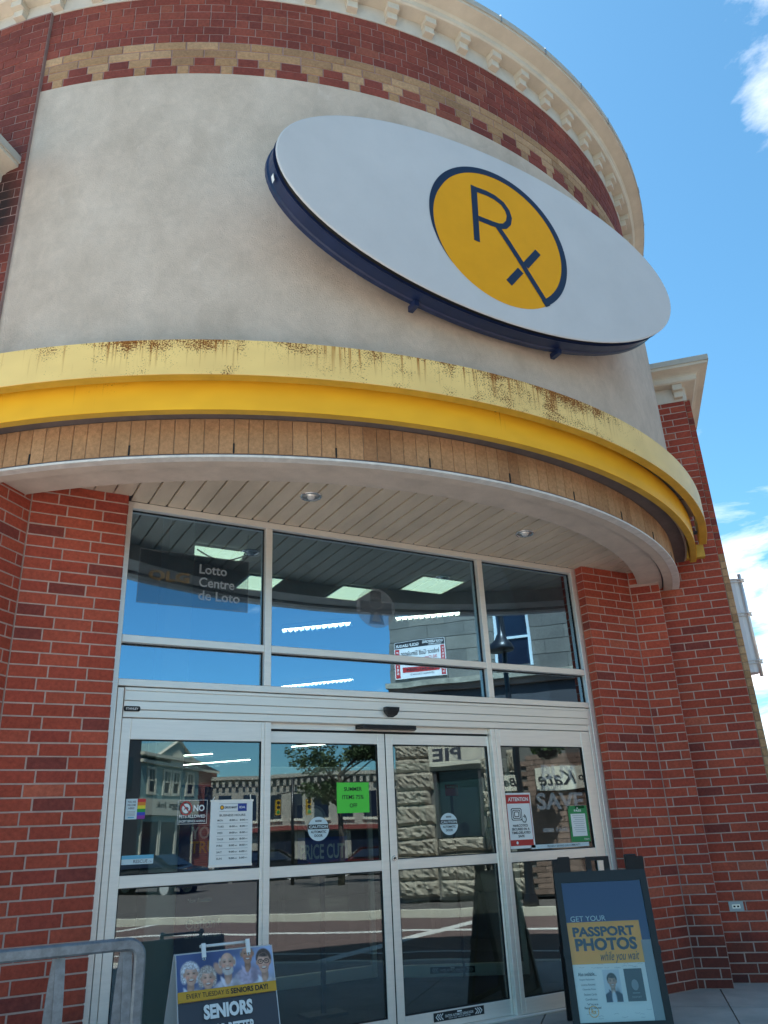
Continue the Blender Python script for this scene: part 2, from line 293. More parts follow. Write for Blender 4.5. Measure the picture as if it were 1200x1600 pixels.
# ------------------------------------------------------------------ geometry helpers
class MB:
    def __init__(s): s.v = []; s.f = []; s.mi = []; s.uv = None; s.tone = None; s.mats = []
    def add(s, vs, fs, mi=0):
        o = len(s.v); s.v += [tuple(p) for p in vs]; s.f += [tuple(i+o for i in f) for f in fs]; s.mi += [mi]*len(fs); return s
    def box(s, x0, x1, y0, y1, z0, z1, mi=0):
        return s.add([(x0,y0,z0),(x1,y0,z0),(x1,y1,z0),(x0,y1,z0),(x0,y0,z1),(x1,y0,z1),(x1,y1,z1),(x0,y1,z1)],
                     [(0,3,2,1),(4,5,6,7),(0,1,5,4),(1,2,6,5),(2,3,7,6),(3,0,4,7)], mi)
    def cbox(s, x0, x1, y0, y1, z0, z1, c=.004, mi=0):
        """box with its front (-y) edges chamfered"""
        vs = [(x0+c,y0,z0+c),(x1-c,y0,z0+c),(x1-c,y0,z1-c),(x0+c,y0,z1-c),(x0,y0+c,z0),(x1,y0+c,z0),(x1,y0+c,z1),(x0,y0+c,z1),(x0,y1,z0),(x1,y1,z0),(x1,y1,z1),(x0,y1,z1)]
        return s.add(vs, [(0,1,2,3),(0,4,5,1),(1,5,6,2),(2,6,7,3),(3,7,4,0),(4,8,9,5),(5,9,10,6),(6,10,11,7),(7,11,8,4),(8,11,10,9)], mi)
    def prism(s, poly, z0, z1, mi=0):
        n = len(poly); vs = [(x,y,z0) for x,y in poly]+[(x,y,z1) for x,y in poly]
        return s.add(vs, [tuple(range(n))[::-1], tuple(range(n,2*n))]+[(i,(i+1)%n,n+(i+1)%n,n+i) for i in range(n)], mi)
    def tube(s, pts, r, n=8, mi=0, closed=False, caps=True):
        pts = [Vector(p) for p in pts]; k = len(pts); rings = []; prev = None
        rr = r if isinstance(r, (list, tuple)) else [r]*k
        for i, p in enumerate(pts):
            a = pts[(i-1) % k] if (closed or i) else p; b = pts[(i+1) % k] if (closed or i < k-1) else p
            d = (b-a).normalized()
            if prev is None:
                h = Vector((0,0,1)) if abs(d.z) < .9 else Vector((1,0,0)); e1 = d.cross(h).normalized()
            else: e1 = (prev - d*prev.dot(d)).normalized()
            prev = e1; e2 = d.cross(e1)
            rings.append([p+(e1*math.cos(2*math.pi*j/n)+e2*math.sin(2*math.pi*j/n))*rr[i] for j in range(n)])
        vs = [q for rg in rings for q in rg]; fs = []
        for i in range(k if closed else k-1):
            for j in range(n): fs.append((i*n+j, i*n+(j+1)%n, ((i+1)%k)*n+(j+1)%n, ((i+1)%k)*n+j))
        if caps and not closed: fs += [tuple(range(n))[::-1], tuple((k-1)*n+j for j in range(n))]
        return s.add(vs, fs, mi)
    def lathe(s, prof, c, n=20, mi=0):
        vs = []; k = len(prof)
        for r_, z in prof:
            for j in range(n): vs.append((c[0]+r_*math.cos(2*math.pi*j/n), c[1]+r_*math.sin(2*math.pi*j/n), c[2]+z))
        fs = [(i*n+j, i*n+(j+1)%n, (i+1)*n+(j+1)%n, (i+1)*n+j) for i in range(k-1) for j in range(n)]
        return s.add(vs, fs+[tuple(range(n))[::-1], tuple((k-1)*n+j for j in range(n))], mi)
    def sweep(s, path, prof, mi=0, caps=True):
        """closed profile [(out, z)] along plan path; out is to the right of travel; mitred corners; uv 'run' = (length, 0..1 height)"""
        P = [Vector((x, y)) for x, y in path]; n = len(P); k = len(prof); run = 0; us = []
        zs = [z for _, z in prof]; z0, z1 = min(zs), max(zs); vs = []
        for i in range(n):
            if i: run += (P[i]-P[i-1]).length
            us.append(run)
            ns = []
            if i: d = (P[i]-P[i-1]).normalized(); ns.append(Vector((d.y, -d.x)))
            if i < n-1: d = (P[i+1]-P[i]).normalized(); ns.append(Vector((d.y, -d.x)))
            nn = sum(ns, Vector((0, 0)))
            nn = nn/len(ns); nn = nn/max(nn.length_squared, .05)
            for o, z in prof: vs.append((P[i].x+nn.x*o, P[i].y+nn.y*o, z))
        base = len(s.f); fs = []; uvs = []
        for i in range(n-1):
            for j in range(k):
                j2 = (j+1) % k; fs.append((i*k+j, i*k+j2, (i+1)*k+j2, (i+1)*k+j))
                v = lambda q: (prof[q][1]-z0)/max(1e-6, z1-z0)
                uvs.append([(us[i], v(j)), (us[i], v(j2)), (us[i+1], v(j2)), (us[i+1], v(j))])
        if caps:
            fs += [tuple(range(k))[::-1], tuple((n-1)*k+j for j in range(k))]
            uvs += [[(0, .5)]*k, [(us[-1], .5)]*k]
        if s.uv is None: s.uv = {}
        for i, q in enumerate(uvs): s.uv[base+i] = q
        return s.add(vs, fs, mi)
    def mesh(s, name, mats):
        me = bpy.data.meshes.new(name); me.from_pydata(s.v, [], s.f)
        for mm in mats: me.materials.append(mm)
        if len(mats) > 1: me.polygons.foreach_set('material_index', s.mi)
        if s.uv:
            l = me.uv_layers.new(name='run')
            for pi, q in s.uv.items():
                for li, c in zip(me.polygons[pi].loop_indices, q): l.data[li].uv = c
        if s.tone:
            a = me.attributes.new('tone', 'FLOAT', 'FACE'); a.data.foreach_set('value', s.tone)
        me.update(); return me

def wm(o): return (wm(o.parent) @ o.matrix_parent_inverse @ o.matrix_basis) if o.parent else o.matrix_basis.copy()
def put(o, parent=None, local=False):
    COL.objects.link(o)
    if parent is not None:
        o.parent = parent
        if not local: o.matrix_parent_inverse = wm(parent).inverted()
    return o
def part(name, mb, m, parent=None, local=False, smooth=False, kind=None, label=None):
    me = mb.mesh(name, m if isinstance(m, (list, tuple)) else [m])
    if smooth:
        me.polygons.foreach_set('use_smooth', [True]*len(me.polygons))
    o = bpy.data.objects.new(name, me); put(o, parent, local)
    if smooth == 'angle':
        try: me.set_sharp_from_angle(angle=RAD(35))
        except Exception: pass
    if kind: o['kind'] = kind
    if label: o['label'] = label
    return o
def thing(name, label, cat, loc=(0,0,0), rz=0., group=None):
    o = bpy.data.objects.new(name, None); o.empty_display_size = .1; COL.objects.link(o)
    o.location = loc; o.rotation_euler = (0, 0, rz)
    o.matrix_basis = Matrix.Translation(loc) @ Matrix.Rotation(rz, 4, 'Z')
    o['label'] = label; o['category'] = cat
    if group: o['group'] = group
    return o
def tag(o, label, cat, group=None):
    o['label'] = label; o['category'] = cat
    if group: o['group'] = group
    return o
def structure(name, mb, m): return part(name, mb, m, None, kind='structure')

TXT = {}
def text_geo(body, bold=0., align='CENTER', space=1.0, res=3):
    key = (body, bold, align, space)
    if key not in TXT:
        cu = bpy.data.curves.new('lettering', 'FONT'); cu.body = body; cu.align_x = align; cu.offset = bold; cu.resolution_u = res; cu.space_character = space
        ob = bpy.data.objects.new('lettering', cu); COL.objects.link(ob)
        me = bpy.data.meshes.new_from_object(ob)
        vs = [v.co.copy() for v in me.vertices]; fs = [tuple(p.vertices) for p in me.polygons]
        bpy.data.objects.remove(ob); bpy.data.meshes.remove(me)
        xs = [v.x for v in vs] or [0, 1]; ys = [v.y for v in vs] or [0, 1]
        TXT[key] = (vs, fs, min(xs), max(xs), min(ys), max(ys))
    return TXT[key]

class Frame:
    """flat drawing plane in the world: u right, v up, d out towards the viewer"""
    def __init__(s, o, n, upv=(0,0,1), k=1.):
        s.k = k; s.o = Vector(o); s.n = Vector(n).normalized(); s.u = Vector(upv).cross(s.n).normalized(); s.v = s.n.cross(s.u)
    def __call__(s, u, v, d=0.): return s.o + s.u*u*s.k + s.v*v*s.k + s.n*d
LAY = .0014
class _Sub:
    def __init__(s, b, i): s.b = b; s.i = i
    def add(s, vs, fs): s.b.add(vs, fs, s.i)
class Flat:
    """printed matter: parts gathered by (name, material) on one frame"""
    def __init__(s, fr, parent, base=0.): s.fr = fr; s.p = parent; s.parts = {}; s.base = base
    one = None
    def mb(s, name, m):
        if s.one:
            b = s.parts.setdefault((s.one, None), MB())
            if m not in b.mats: b.mats.append(m)
            return _Sub(b, b.mats.index(m))
        return s.parts.setdefault((name, m), MB())
    def rect(s, name, m, u0, v0, u1, v1, l=1, thick=0.):
        d = s.base+l*LAY
        if thick:
            q = [s.fr(u,v,e) for e in (d-thick, d) for u,v in ((u0,v0),(u1,v0),(u1,v1),(u0,v1))]
            s.mb(name, m).add(q, [(4,5,6,7),(0,1,5,4),(1,2,6,5),(2,3,7,6),(3,0,4,7),(3,2,1,0)])
        else: s.mb(name, m).add([s.fr(u,v,d) for u,v in ((u0,v0),(u1,v0),(u1,v1),(u0,v1))], [(0,1,2,3)])
    clip = None
    def poly(s, name, m, pts, l=1):
        if s.clip:
            for ax, lim, sg in ((0, s.clip[0], 1), (1, s.clip[1], 1), (0, s.clip[2], -1), (1, s.clip[3], -1)):
                out = []
                for i, q in enumerate(pts):
                    p = pts[i-1]; dp, dq = (p[ax]-lim)*sg, (q[ax]-lim)*sg
                    if (dp < 0) != (dq < 0): f = dp/(dp-dq); out.append((p[0]+(q[0]-p[0])*f, p[1]+(q[1]-p[1])*f))
                    if dq >= 0: out.append(tuple(q))
                pts = out
                if len(pts) < 3: return
        s._poly(name, m, pts, l)
    def _poly(s, name, m, pts, l=1): s.mb(name, m).add([s.fr(u,v,s.base+l*LAY) for u,v in pts], [tuple(range(len(pts)))])
    def ell(s, name, m, cu, cv, ru, rv, l=1, n=28, a0=0, a1=360):
        s.poly(name, m, [(cu+ru*math.cos(RAD(a0+(a1-a0)*i/n)), cv+rv*math.sin(RAD(a0+(a1-a0)*i/n))) for i in range(n if a1-a0 >= 360 else n+1)], l)
    def ring(s, name, m, cu, cv, ru, rv, t, l=1, n=32):
        d = s.base+l*LAY; vs = []
        for i in range(n):
            c, si = math.cos(2*math.pi*i/n), math.sin(2*math.pi*i/n)
            vs += [s.fr(cu+ru*c, cv+rv*si, d), s.fr(cu+(ru-t)*c, cv+(rv-t)*si, d)]
        s.mb(name, m).add(vs, [(2*i, (2*i+2) % (2*n), (2*i+3) % (2*n), 2*i+1) for i in range(n)])
    def stroke(s, name, m, pts, wd, l=1):
        P = [Vector(p) for p in pts]; d = s.base+l*LAY; vs = []
        for i, p in enumerate(P):
            a = P[max(0, i-1)]; b = P[min(len(P)-1, i+1)]; t = (b-a).normalized(); n = Vector((-t.y, t.x))*wd/2
            vs += [s.fr(p.x+n.x, p.y+n.y, d), s.fr(p.x-n.x, p.y-n.y, d)]
        s.mb(name, m).add(vs, [(2*i, 2*i+1, 2*i+3, 2*i+2) for i in range(len(P)-1)])
    def text(s, m, body, u0, v0, u1, v1, l=2, bold=.0, name='lettering', space=1.0, slant=0.):
        vs, fs, x0, x1, y0, y1 = text_geo(body, bold, space=space); d = s.base+l*LAY
        q = []
        for p in vs:
            fy = (p.y-y0)/(y1-y0); q.append(s.fr(u0+(p.x-x0)/(x1-x0)*(u1-u0)+slant*fy*(v1-v0), v0+fy*(v1-v0), d))
        s.mb(name, m).add(q, fs)
    def done(s):
        for (n, m), b in s.parts.items(): part(n if isinstance(n, str) else n[0], b, M[m] if m else [M[k] for k in b.mats], s.p)

# ------------------------------------------------------------------ brick laying
CRS, BL, Z0 = .0895, .267, 2.3177
BRICKS = []          # (family, parent, width, height, matrix)
def seg_matrix(O, th, s, z, out=0.):
    return Matrix.Translation((O[0]+s*math.cos(th)+out*math.sin(th), O[1]+s*math.sin(th)-out*math.cos(th), z)) @ Matrix.Rotation(th, 4, 'Z')
def put_brick(fam, par, O, th, s0, s1, z0, z1, out=0.):
    g = {'drum_brick': .0042, 'soldier_brick': .0026}.get(fam, .0055)
    if s1-s0 < .022: return
    w_ = s1-s0-2*g; h_ = z1-z0-2*g
    jit = Matrix.Rotation(random.uniform(-.007, .007), 4, 'Z') @ Matrix.Rotation(random.uniform(-.006, .006), 4, 'Y')
    BRICKS.append((fam, par, round(w_, 3), round(h_, 3), seg_matrix(O, th, (s0+s1)/2, (z0+z1)/2, out+random.uniform(-.0008, .0022)) @ jit))
def lay(fam, par, O, th, length, k0, k1, he, ho, ztop=None, skip=None):
    """courses k0..k1 from s = 0..length; head joints at he (even courses) or ho (odd courses), every brick length"""
    for k in range(k0, k1):
        h = he if k % 2 == 0 else ho
        cuts = [0.]+sorted(h+i*BL for i in range(-40, 40) if .02 < h+i*BL < length-.02)+[length]
        za = max(0., Z0+k*CRS); zb = Z0+(k+1)*CRS
        if ztop and zb > ztop:
            zb = ztop
            if zb-za < .03: continue
        for a, b in zip(cuts, cuts[1:]): put_brick(fam, par, O, th, a, b, za, zb)
def slab(O, th, s0, s1, z0, z1, thick, inset=.0035):
    mb = MB(); m = seg_matrix(O, th, 0, 0)
    mb.box(s0, s1, inset, inset+thick, z0, z1); mb.v = [tuple(m @ Vector(v)) for v in mb.v]; return mb

# ================================================================== SETTING
gr = MB(); gr.add([(-900,-900,-.16),(900,-900,-.16),(900,900,-.16),(-900,900,-.16)], [(0,1,2,3)]); structure('ground', gr, M['asphalt'])
S2 = math.sqrt(.5)
def ab(a, b): return (a*S2+b*S2, a*S2-b*S2)      # street grid: a along the side street, b away from the store
pv = MB()
pv.prism([ab(-60,5.7), ab(60,5.7), ab(60,-60), ab(-60,-60)][::-1], -.15, -.02); pav = structure('pavement', pv, M['concrete'])
# concrete flags of the near pavement
fl = MB(); flags = []
for i in range(-5, 7):
    for j in range(-4, 3):
        a0, b0 = i*1.5, 5.68-(j+4+1)*1.5
        o = MB(); e = .006
        o.prism([ab(a0+e, b0+e), ab(a0+1.5-e, b0+e), ab(a0+1.5-e, b0+1.5-e), ab(a0+e, b0+1.5-e)][::-1], -.02, 0.)
        part('paving_slab', o, M['concrete'], pav)
kb = MB(); kb.prism([ab(-60,5.7), ab(60,5.7), ab(60,5.86), ab(-60,5.86)], -.15, .0); structure('kerb', kb, M['cream'])
rd = MB(); rd.add([(*ab(-120,5.86),-.14), (*ab(-120,13.2),-.14), (*ab(120,13.2),-.14), (*ab(120,5.86),-.14)], [(0,1,2,3)]); structure('road', rd, M['asphalt'])
cw = MB(); cw.add([(*ab(-9,5.9),-.135), (*ab(-9,13.1),-.135), (*ab(14,13.1),-.135), (*ab(14,5.9),-.135)], [(0,1,2,3)]); structure('road_crossing', cw, M['paverred'])
lm_ = MB()
for b0, b1 in ((10.45, 10.75), (7.6, 7.72)): lm_.add([(*ab(-40,b0),-.131), (*ab(-40,b1),-.131), (*ab(40,b1),-.131), (*ab(40,b0),-.131)], [(0,1,2,3)])
for a0 in (-9.3, -1.2, 3.4): lm_.add([(*ab(a0,5.9),-.130), (*ab(a0+1.8,13.1),-.130), (*ab(a0+2.1,13.1),-.130), (*ab(a0+.3,5.9),-.130)], [(0,1,2,3)])
structure('road_marking', lm_, M['line'])
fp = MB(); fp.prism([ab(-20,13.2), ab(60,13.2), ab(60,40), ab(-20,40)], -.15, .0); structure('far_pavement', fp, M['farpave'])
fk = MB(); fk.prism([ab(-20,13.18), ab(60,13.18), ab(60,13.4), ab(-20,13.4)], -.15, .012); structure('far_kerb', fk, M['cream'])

# ================================================================== STORE BUILDING
B = thing('drugstore', 'red brick corner drugstore with a round stucco front over its glass entrance', 'building', (2.42, 0, 0))
CX, CY = 2.42, 3.38
def pol(R, deg): return (CX+R*math.sin(RAD(deg)), CY-R*math.cos(RAD(deg)))
def arc(R, a0, a1, step=1.5):
    n = max(2, int(abs(a1-a0)/step)); return [pol(R, a0+(a1-a0)*i/n) for i in range(n+1)]
T45 = RAD(45)
# --- mortar cores of the brick walls; their bricks follow
pierL = part('brick_pier', slab((-.72,-.112), 0, -.0, .0, 0, 1, .1) if 0 else slab((-.72,-.112), 0, 0, .715, 0, 4.12, .16), M['mortar'], B)
retL = part('brick_wall', slab((-1.003,-.395), T45, -.1, .40, 0, 4.12, .16), M['mortar'], B)
pierR = part('brick_pier', slab((4.84,-.112), 0, .005, .69, 0, 4.12, .16), M['mortar'], B)
retR = part('brick_wall', slab((5.53,-.112), -T45, 0, .316, 0, 3.95, .34), M['mortar'], B)
part('pier_cap', slab((5.53,-.112), -T45, 0, .13, 3.951, 4.12, .3, .004), M['mortar'], retR); put_brick('brick', retR, (5.53,-.112), -T45, 0, .12, 3.952, 4.02); put_brick('brick', retR, (5.53,-.112), -T45, 0, .12, 4.02, 4.10)
P0 = Vector((5.967, -.125)); E45 = Vector((S2, -S2))
mainO = (P0 + E45*(-.45)); mainLen = .45+.722
mainR = part('brick_wall', slab(mainO, -T45, 0, mainLen-.004, 0, 6.34, .25), M['mortar'], B)
mainLO = Vector((4.84-(P0+E45*.722).x, (P0+E45*.722).y))
mainL = part('brick_wall', slab(mainLO, T45, .004, mainLen, 0, 6.34, .25), M['mortar'], B)
lay('brick', pierL, (-.72,-.112), 0, .72, -26, 20, .72-.526, .72-.456, 4.10)
lay('brick', pierL, (0,-.112), RAD(90), .11, -26, 20, 1, 1, 4.10)
lay('brick', retL, (-1.003,-.395), T45, .40, -26, 20, .40-.07, .40-.24, 4.11)
lay('brick', pierR, (4.84,-.112), 0, .69, -26, 20, 5.094-4.84, 5.019-4.84, 4.10)
lay('brick', pierR, (4.84,0), RAD(-90), .112, -26, 20, 1, 1, 4.10)
lay('brick', retR, (5.53,-.112), -T45, .318, -26, 19, .066, .223, 3.95)
lay('brick', mainR, mainO, -T45, mainLen, -26, 46, .45+.171, .45+.272, 6.32)
lay('brick', mainL, mainLO, T45, mainLen, -26, 46, .17, .27, 6.32)
# set-back end strip beyond the right wall: buff bricks below, red above
stO = P0 + E45*.722
stR = part('end_strip', slab(stO, -T45, .0, .07, 0, 6.34, .22, .04), M['tan_mortar'], B)
for k in range(-26, 46):
    za, zb = max(0, Z0+k*CRS), min(6.33, Z0+(k+1)*CRS)
    if zb-za > .03: put_brick('tan_brick' if zb < 4.32 else 'brick', stR, stO, -T45, 0, .075, za, zb, -.034)
# long side walls running away from the corner, roofs
sidew = MB()
cR = stO + E45*.07; cRb = cR + Vector((S2, S2))*.3
sidew.prism([tuple(cR+Vector((S2,S2))*.26), tuple(cR+Vector((S2,S2))*22), tuple(cR+Vector((S2,S2))*22+Vector((-S2,S2))*.3), tuple(cR+Vector((S2,S2))*.26+Vector((-S2,S2))*.3)], 0, 6.9)
cL = Vector((4.84-cR.x, cR.y))
sidew.prism([tuple(cL+Vector((-S2,S2))*.26), tuple(cL+Vector((-S2,S2))*22), tuple(cL+Vector((-S2,S2))*22+Vector((S2,S2))*.3), tuple(cL+Vector((-S2,S2))*.26+Vector((S2,S2))*.3)][::-1], 0, 6.9)
bt = bpy.data.materials.new('far_brick'); bt.use_nodes = True
def brick_tex(m, c1, c2, mo, sc):
    t = m.node_tree; b = t.nodes['Principled BSDF']; x = N('ShaderNodeTexBrick', t); g = N('ShaderNodeTexCoord', t); sx = N('ShaderNodeSeparateXYZ', t)
    t.links.new(g.outputs['Object'], sx.inputs[0]); cbn = N('ShaderNodeCombineXYZ', t); aa = N('ShaderNodeMath', t, operation='ADD')
    t.links.new(sx.outputs[0], aa.inputs[0]); t.links.new(sx.outputs[1], aa.inputs[1]); t.links.new(aa.outputs[0], cbn.inputs[0]); t.links.new(sx.outputs[2], cbn.inputs[1])
    t.links.new(cbn.outputs[0], x.inputs['Vector']); x.inputs['Color1'].default_value = (*c1, 1); x.inputs['Color2'].default_value = (*c2, 1); x.inputs['Mortar'].default_value = (*mo, 1)
    x.inputs['Scale'].default_value = sc; x.inputs['Mortar Size'].default_value = .02
    t.links.new(x.outputs[0], b.inputs['Base Color']); b.inputs['Roughness'].default_value = .85
brick_tex(bt, (.33, .065, .04), (.25, .05, .035), (.42, .29, .25), 2.0)
part('side_wall', sidew, bt, B)
rf = MB()
e1 = cR+Vector((S2,S2))*22; e0 = cL+Vector((-S2,S2))*22
rf.prism([tuple(cL+Vector((0,.45))), tuple(cR+Vector((0,.45))), tuple(e1), (CX, 34), tuple(e0)], 6.35, 6.6)
rf.prism([pol(5.2, a) for a in range(-180, 180, 6)], 8.5, 8.72)
part('roof', rf, M['greymetal'], B)
bw = MB(); bw.prism([tuple(e1), (CX, 34), (CX-.2, 33.7), tuple(e1+Vector((-.3,-.1)))], 0, 6.5); bw.prism([tuple(e0), tuple(e0+Vector((.3,-.1))), (CX-.2, 33.7), (CX, 34)], 0, 6.5)
part('rear_wall', bw, bt, B)

# --- drum
RD = 5.35
def shell(R, t, z0, z1, a0, a1, step=1.5): 
    return MB().sweep(arc(R, a0, a1, step), [(-t, z0), (0, z0), (0, z1), (-t, z1)])
SEAM = -41.65
drum = part('stucco_wall', shell(RD, .25, 4.245, 7.52, SEAM, 62), M['stucco'], B, smooth='angle')
drumband = part('brick_band', shell(RD-.004, .24, 7.52, 8.51, SEAM, 66), M['mortar2'], B)
tanback = part('band_joint', shell(RD-.0055, .02, 7.52, 7.915, SEAM, 66), M['tan_mortar'], drumband)
strip = part('brick_strip', shell(RD+.0265, .27, 4.70, 8.51, -80, SEAM, 2), M['mortar2'], B)
back = part('drum_rear', shell(RD-.05, .2, 6.5, 8.6, 66, 280, 6), M['stucco'], B)
def curve_brick(fam, par, R, a0, a1, z0, z1):
    am = (a0+a1)/2; w_ = R*RAD(a1-a0); x, y = pol(R, am)
    put_brick(fam, par, (x-w_/2*math.cos(RAD(am)), y-w_/2*math.sin(RAD(am))), RAD(am), 0, w_, z0, z1)
HC = .0978
def pitch_row(fam, par, R, pitch, phase, z0, z1, a0=SEAM, a1=46.):
    d = math.degrees(pitch/R); n0 = math.floor((a0-phase)/d)
    cuts = [a0]+[phase+i*d for i in range(n0, n0+400) if a0+.3 < phase+i*d < a1-.3]+[a1]
    for a, b in zip(cuts, cuts[1:]): curve_brick(fam, par, R, a, b, z0, z1)
PD = 3.975
for i in range(-4, 21):       # zigzag: long red + short buff, then short red + long buff above
    a = -31.46+PD*i
    for fam, b0, b1, row in (('drum_brick', 0, 2.875, 0), ('tan_brick', 2.875, PD, 0), ('drum_brick', .42, 2.30, 1), ('tan_brick', 2.30, PD+.42, 1)):
        x0, x1 = max(a+b0, SEAM), min(a+b1, 46)
        if x1-x0 > .3: curve_brick(fam, drumband, RD, x0, x1, 7.52+row*HC, 7.52+(row+1)*HC)
for row, ph in ((2, .6), (3, 1.9)): pitch_row('tan_brick', drumband, RD, .278, ph, 7.52+row*HC, 7.52+(row+1)*HC)
for row in range(6):
    z = 7.52+(4+row)*HC
    if row % 2 == 0: pitch_row('drum_brick', drumband, RD, .1128, -29.43, z, z+HC)
    else: pitch_row('drum_brick', drumband, RD, .2256, -28.8+(.6 if row == 3 else 0), z, z+HC)
for row in range(40):
    z = 4.71+row*.0945
    pitch_row('drum_brick', strip, RD+.03, .24, SEAM-(.6 if row % 2 else 1.9), z, z+.0945, -56, SEAM)

# --- cornices: same profile round the drum and along the wings
def cornice_profiles(z):
    return [('frieze', [(-.05,z-.004),(.004,z-.004),(.004,z+.20),(-.05,z+.20)], 'white_stucco'),
            ('cornice_band', [(-.05,z+.19),(.13,z+.19),(.145,z+.205),(.145,z+.262),(.165,z+.282),(-.05,z+.282)], 'cornice'),
            ('eave', [(-.05,z+.282),(.17,z+.284),(.21,z+.30),(.285,z+.318),(.285,z+.40),(-.05,z+.40)], 'cornice'),
            ('flashing', [(-.05,z+.404),(.275,z+.404),(.275,z+.352),(.300,z+.352),(.300,z+.425),(-.05,z+.425)], 'coping')]
CO = part('cornice', MB().sweep(arc(RD, -80, 80, 1.2), cornice_profiles(8.504)[0][1]), M['white_stucco'], B, smooth='angle')
for nm, pr, mt in cornice_profiles(8.504)[1:]: part(nm, MB().sweep(arc(RD, -80, 80, 1.2), pr), M[mt], CO, smooth='angle')
def corbel_mesh():
    mb = MB(); mb.cbox(-.058, .058, -.105, .0, .112, .192, .003); mb.cbox(-.050, .050, -.062, .0, .028, .112, .003)
    return mb.mesh('corbel', [M['cornice']])
CORB = corbel_mesh()
def corbel(x, y, z, th, par):
    o = bpy.data.objects.new('corbel', CORB); o.matrix_basis = Matrix.Translation((x, y, z)) @ Matrix.Rotation(th, 4, 'Z'); put(o, par)
for i in range(-12, 11):
    a = .2+4.13*i; corbel(*pol(RD+.004, a), 8.504, RAD(a), CO)
for i in range(-9, 10):
    a = 3.5+6.4*i; x, y = pol(RD+.302, a); m = Matrix.Translation((x, y, 8.504)) @ Matrix.Rotation(RAD(a), 4, 'Z')
    q = MB(); q.box(-.006, .006, -.004, .02, .348, .432); q.v = [tuple(m @ Vector(v)) for v in q.v]; part('flashing_seam', q, M['greymetal'], CO)
wR = [tuple(mainO), tuple(stO+E45*.03), tuple(stO+E45*.03+Vector((S2,S2))*20)]
wL = [tuple(cL+Vector((-S2,S2))*20+Vector((.02,.02))), (4.84-(stO+E45*.03).x, (stO+E45*.03).y), (4.84-mainO.x, mainO.y)]
for pth, sgn in ((wR, 1), (wL, -1)):
    c_ = part('cornice', MB().sweep(pth, cornice_profiles(6.32)[0][1]), M['white_stucco'], B)
    for nm, pr, mt in cornice_profiles(6.32)[1:]: part(nm, MB().sweep(pth, pr), M[mt], c_)
    for s_ in (.275, .66):
        p = P0+E45*s_; th = -T45
        if sgn < 0: p = Vector((4.84-p.x, p.y)); th = T45
        corbel(p.x, p.y, 6.32, th, c_)

# --- ring beam under the drum: stepped stucco soffit, buff soldier course, drip edge
rb = part('ring_beam', MB().sweep(arc(5.03, -45.6, 45.6), [(-.265,3.95),(0,3.95),(0,4.5),(-.265,4.5)]), M['ringstucco'], B, smooth='angle')
part('ring_lip', MB().sweep(arc(5.185, -45.3, 45.3), [(-.138,3.925),(0,3.925),(0,3.9525),(-.138,3.9525)]), M['ringstucco'], rb, smooth='angle')
part('ring_groove', MB().sweep(arc(5.05, -45.3, 45.3), [(-.019,3.962),(.001,3.962),(.001,3.975),(-.019,3.975)]), M['shadowgap'], rb)
part('drip_edge', MB().sweep(arc(5.20, -45.2, 45.2), [(-.06,3.923),(.016,3.921),(.016,3.938),(-.06,3.938)]), M['flash'], rb, smooth='angle')
part('shelf_angle', MB().sweep(arc(5.20, -45.2, 45.2), [(-.05,3.939),(.006,3.939),(.006,3.951),(-.05,3.951)]), M['shadowgap'], rb)
part('soldier_joint', MB().sweep(arc(5.194, -45.3, 45.3), [(-.05,3.953),(0,3.953),(0,4.236),(-.05,4.236)]), M['tan_mortar'], rb)
part('drum_soffit', MB().sweep(arc(RD-.02, -47, 47), [(-.2,4.2385),(0,4.2385),(0,4.243),(-.2,4.243)]), M['drum_under'], B)
SP = .1035
d_ = math.degrees(SP/5.2); i0 = -40
for i in range(-40, 40):
    a = 1.54+d_*i
    if abs(a+d_/2) < 45: curve_brick('soldier_brick', rb, 5.2, a, a+d_, 3.953, 4.234)
    if i % 7 == 0 and abs(a) < 44:
        x, y = pol(5.2035, a); m = Matrix.Translation((x, y, 3.958)) @ Matrix.Rotation(RAD(a), 4, 'Z'); q = MB(); q.box(-.006, .006, -.002, .03, 0, .075); q.v = [tuple(m @ Vector(v)) for v in q.v]; part('weep_hole', q, M['rubber'], rb)

# --- yellow canopy bands
def band(R, z0, z1, t, a0, a1, m):
    b = part('canopy_band', MB().sweep(arc(R, a0, a1, .8), [(-.006,z0),(0,z0),(0,z1),(-.006,z1)]), m, B, smooth='angle')
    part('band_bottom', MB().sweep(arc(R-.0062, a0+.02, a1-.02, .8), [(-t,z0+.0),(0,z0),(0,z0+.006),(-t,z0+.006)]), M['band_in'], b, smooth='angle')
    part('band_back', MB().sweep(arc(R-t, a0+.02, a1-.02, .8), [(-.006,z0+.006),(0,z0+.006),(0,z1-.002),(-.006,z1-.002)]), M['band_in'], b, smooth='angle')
    return b
bh = band(5.585, 4.358, 4.636, .075, -44.0, 43.4, M['band_hi'])
bl = band(5.44, 4.170, 4.42, .06, -44.3, 43.6, M['band_lo'])
for a in range(-42, 44, 12):
    for zt in (4.45,):
        x0, y0 = pol(5.34, a); x1, y1 = pol(5.57, a); n = Vector((math.cos(RAD(a)), math.sin(RAD(a))))*.02
        part('band_bracket', MB().prism([(x0-n.x,y0-n.y),(x1-n.x,y1-n.y),(x1+n.x,y1+n.y),(x0+n.x,y0+n.y)], zt, zt+.03), M['shadowgap'], bh)
part('band_tray', MB().sweep(arc(5.50, -43.5, 36, 1.5), [(-.14,4.452),(0.0,4.452),(0.0,4.46),(-.14,4.46)]), M['greymetal'], bh)
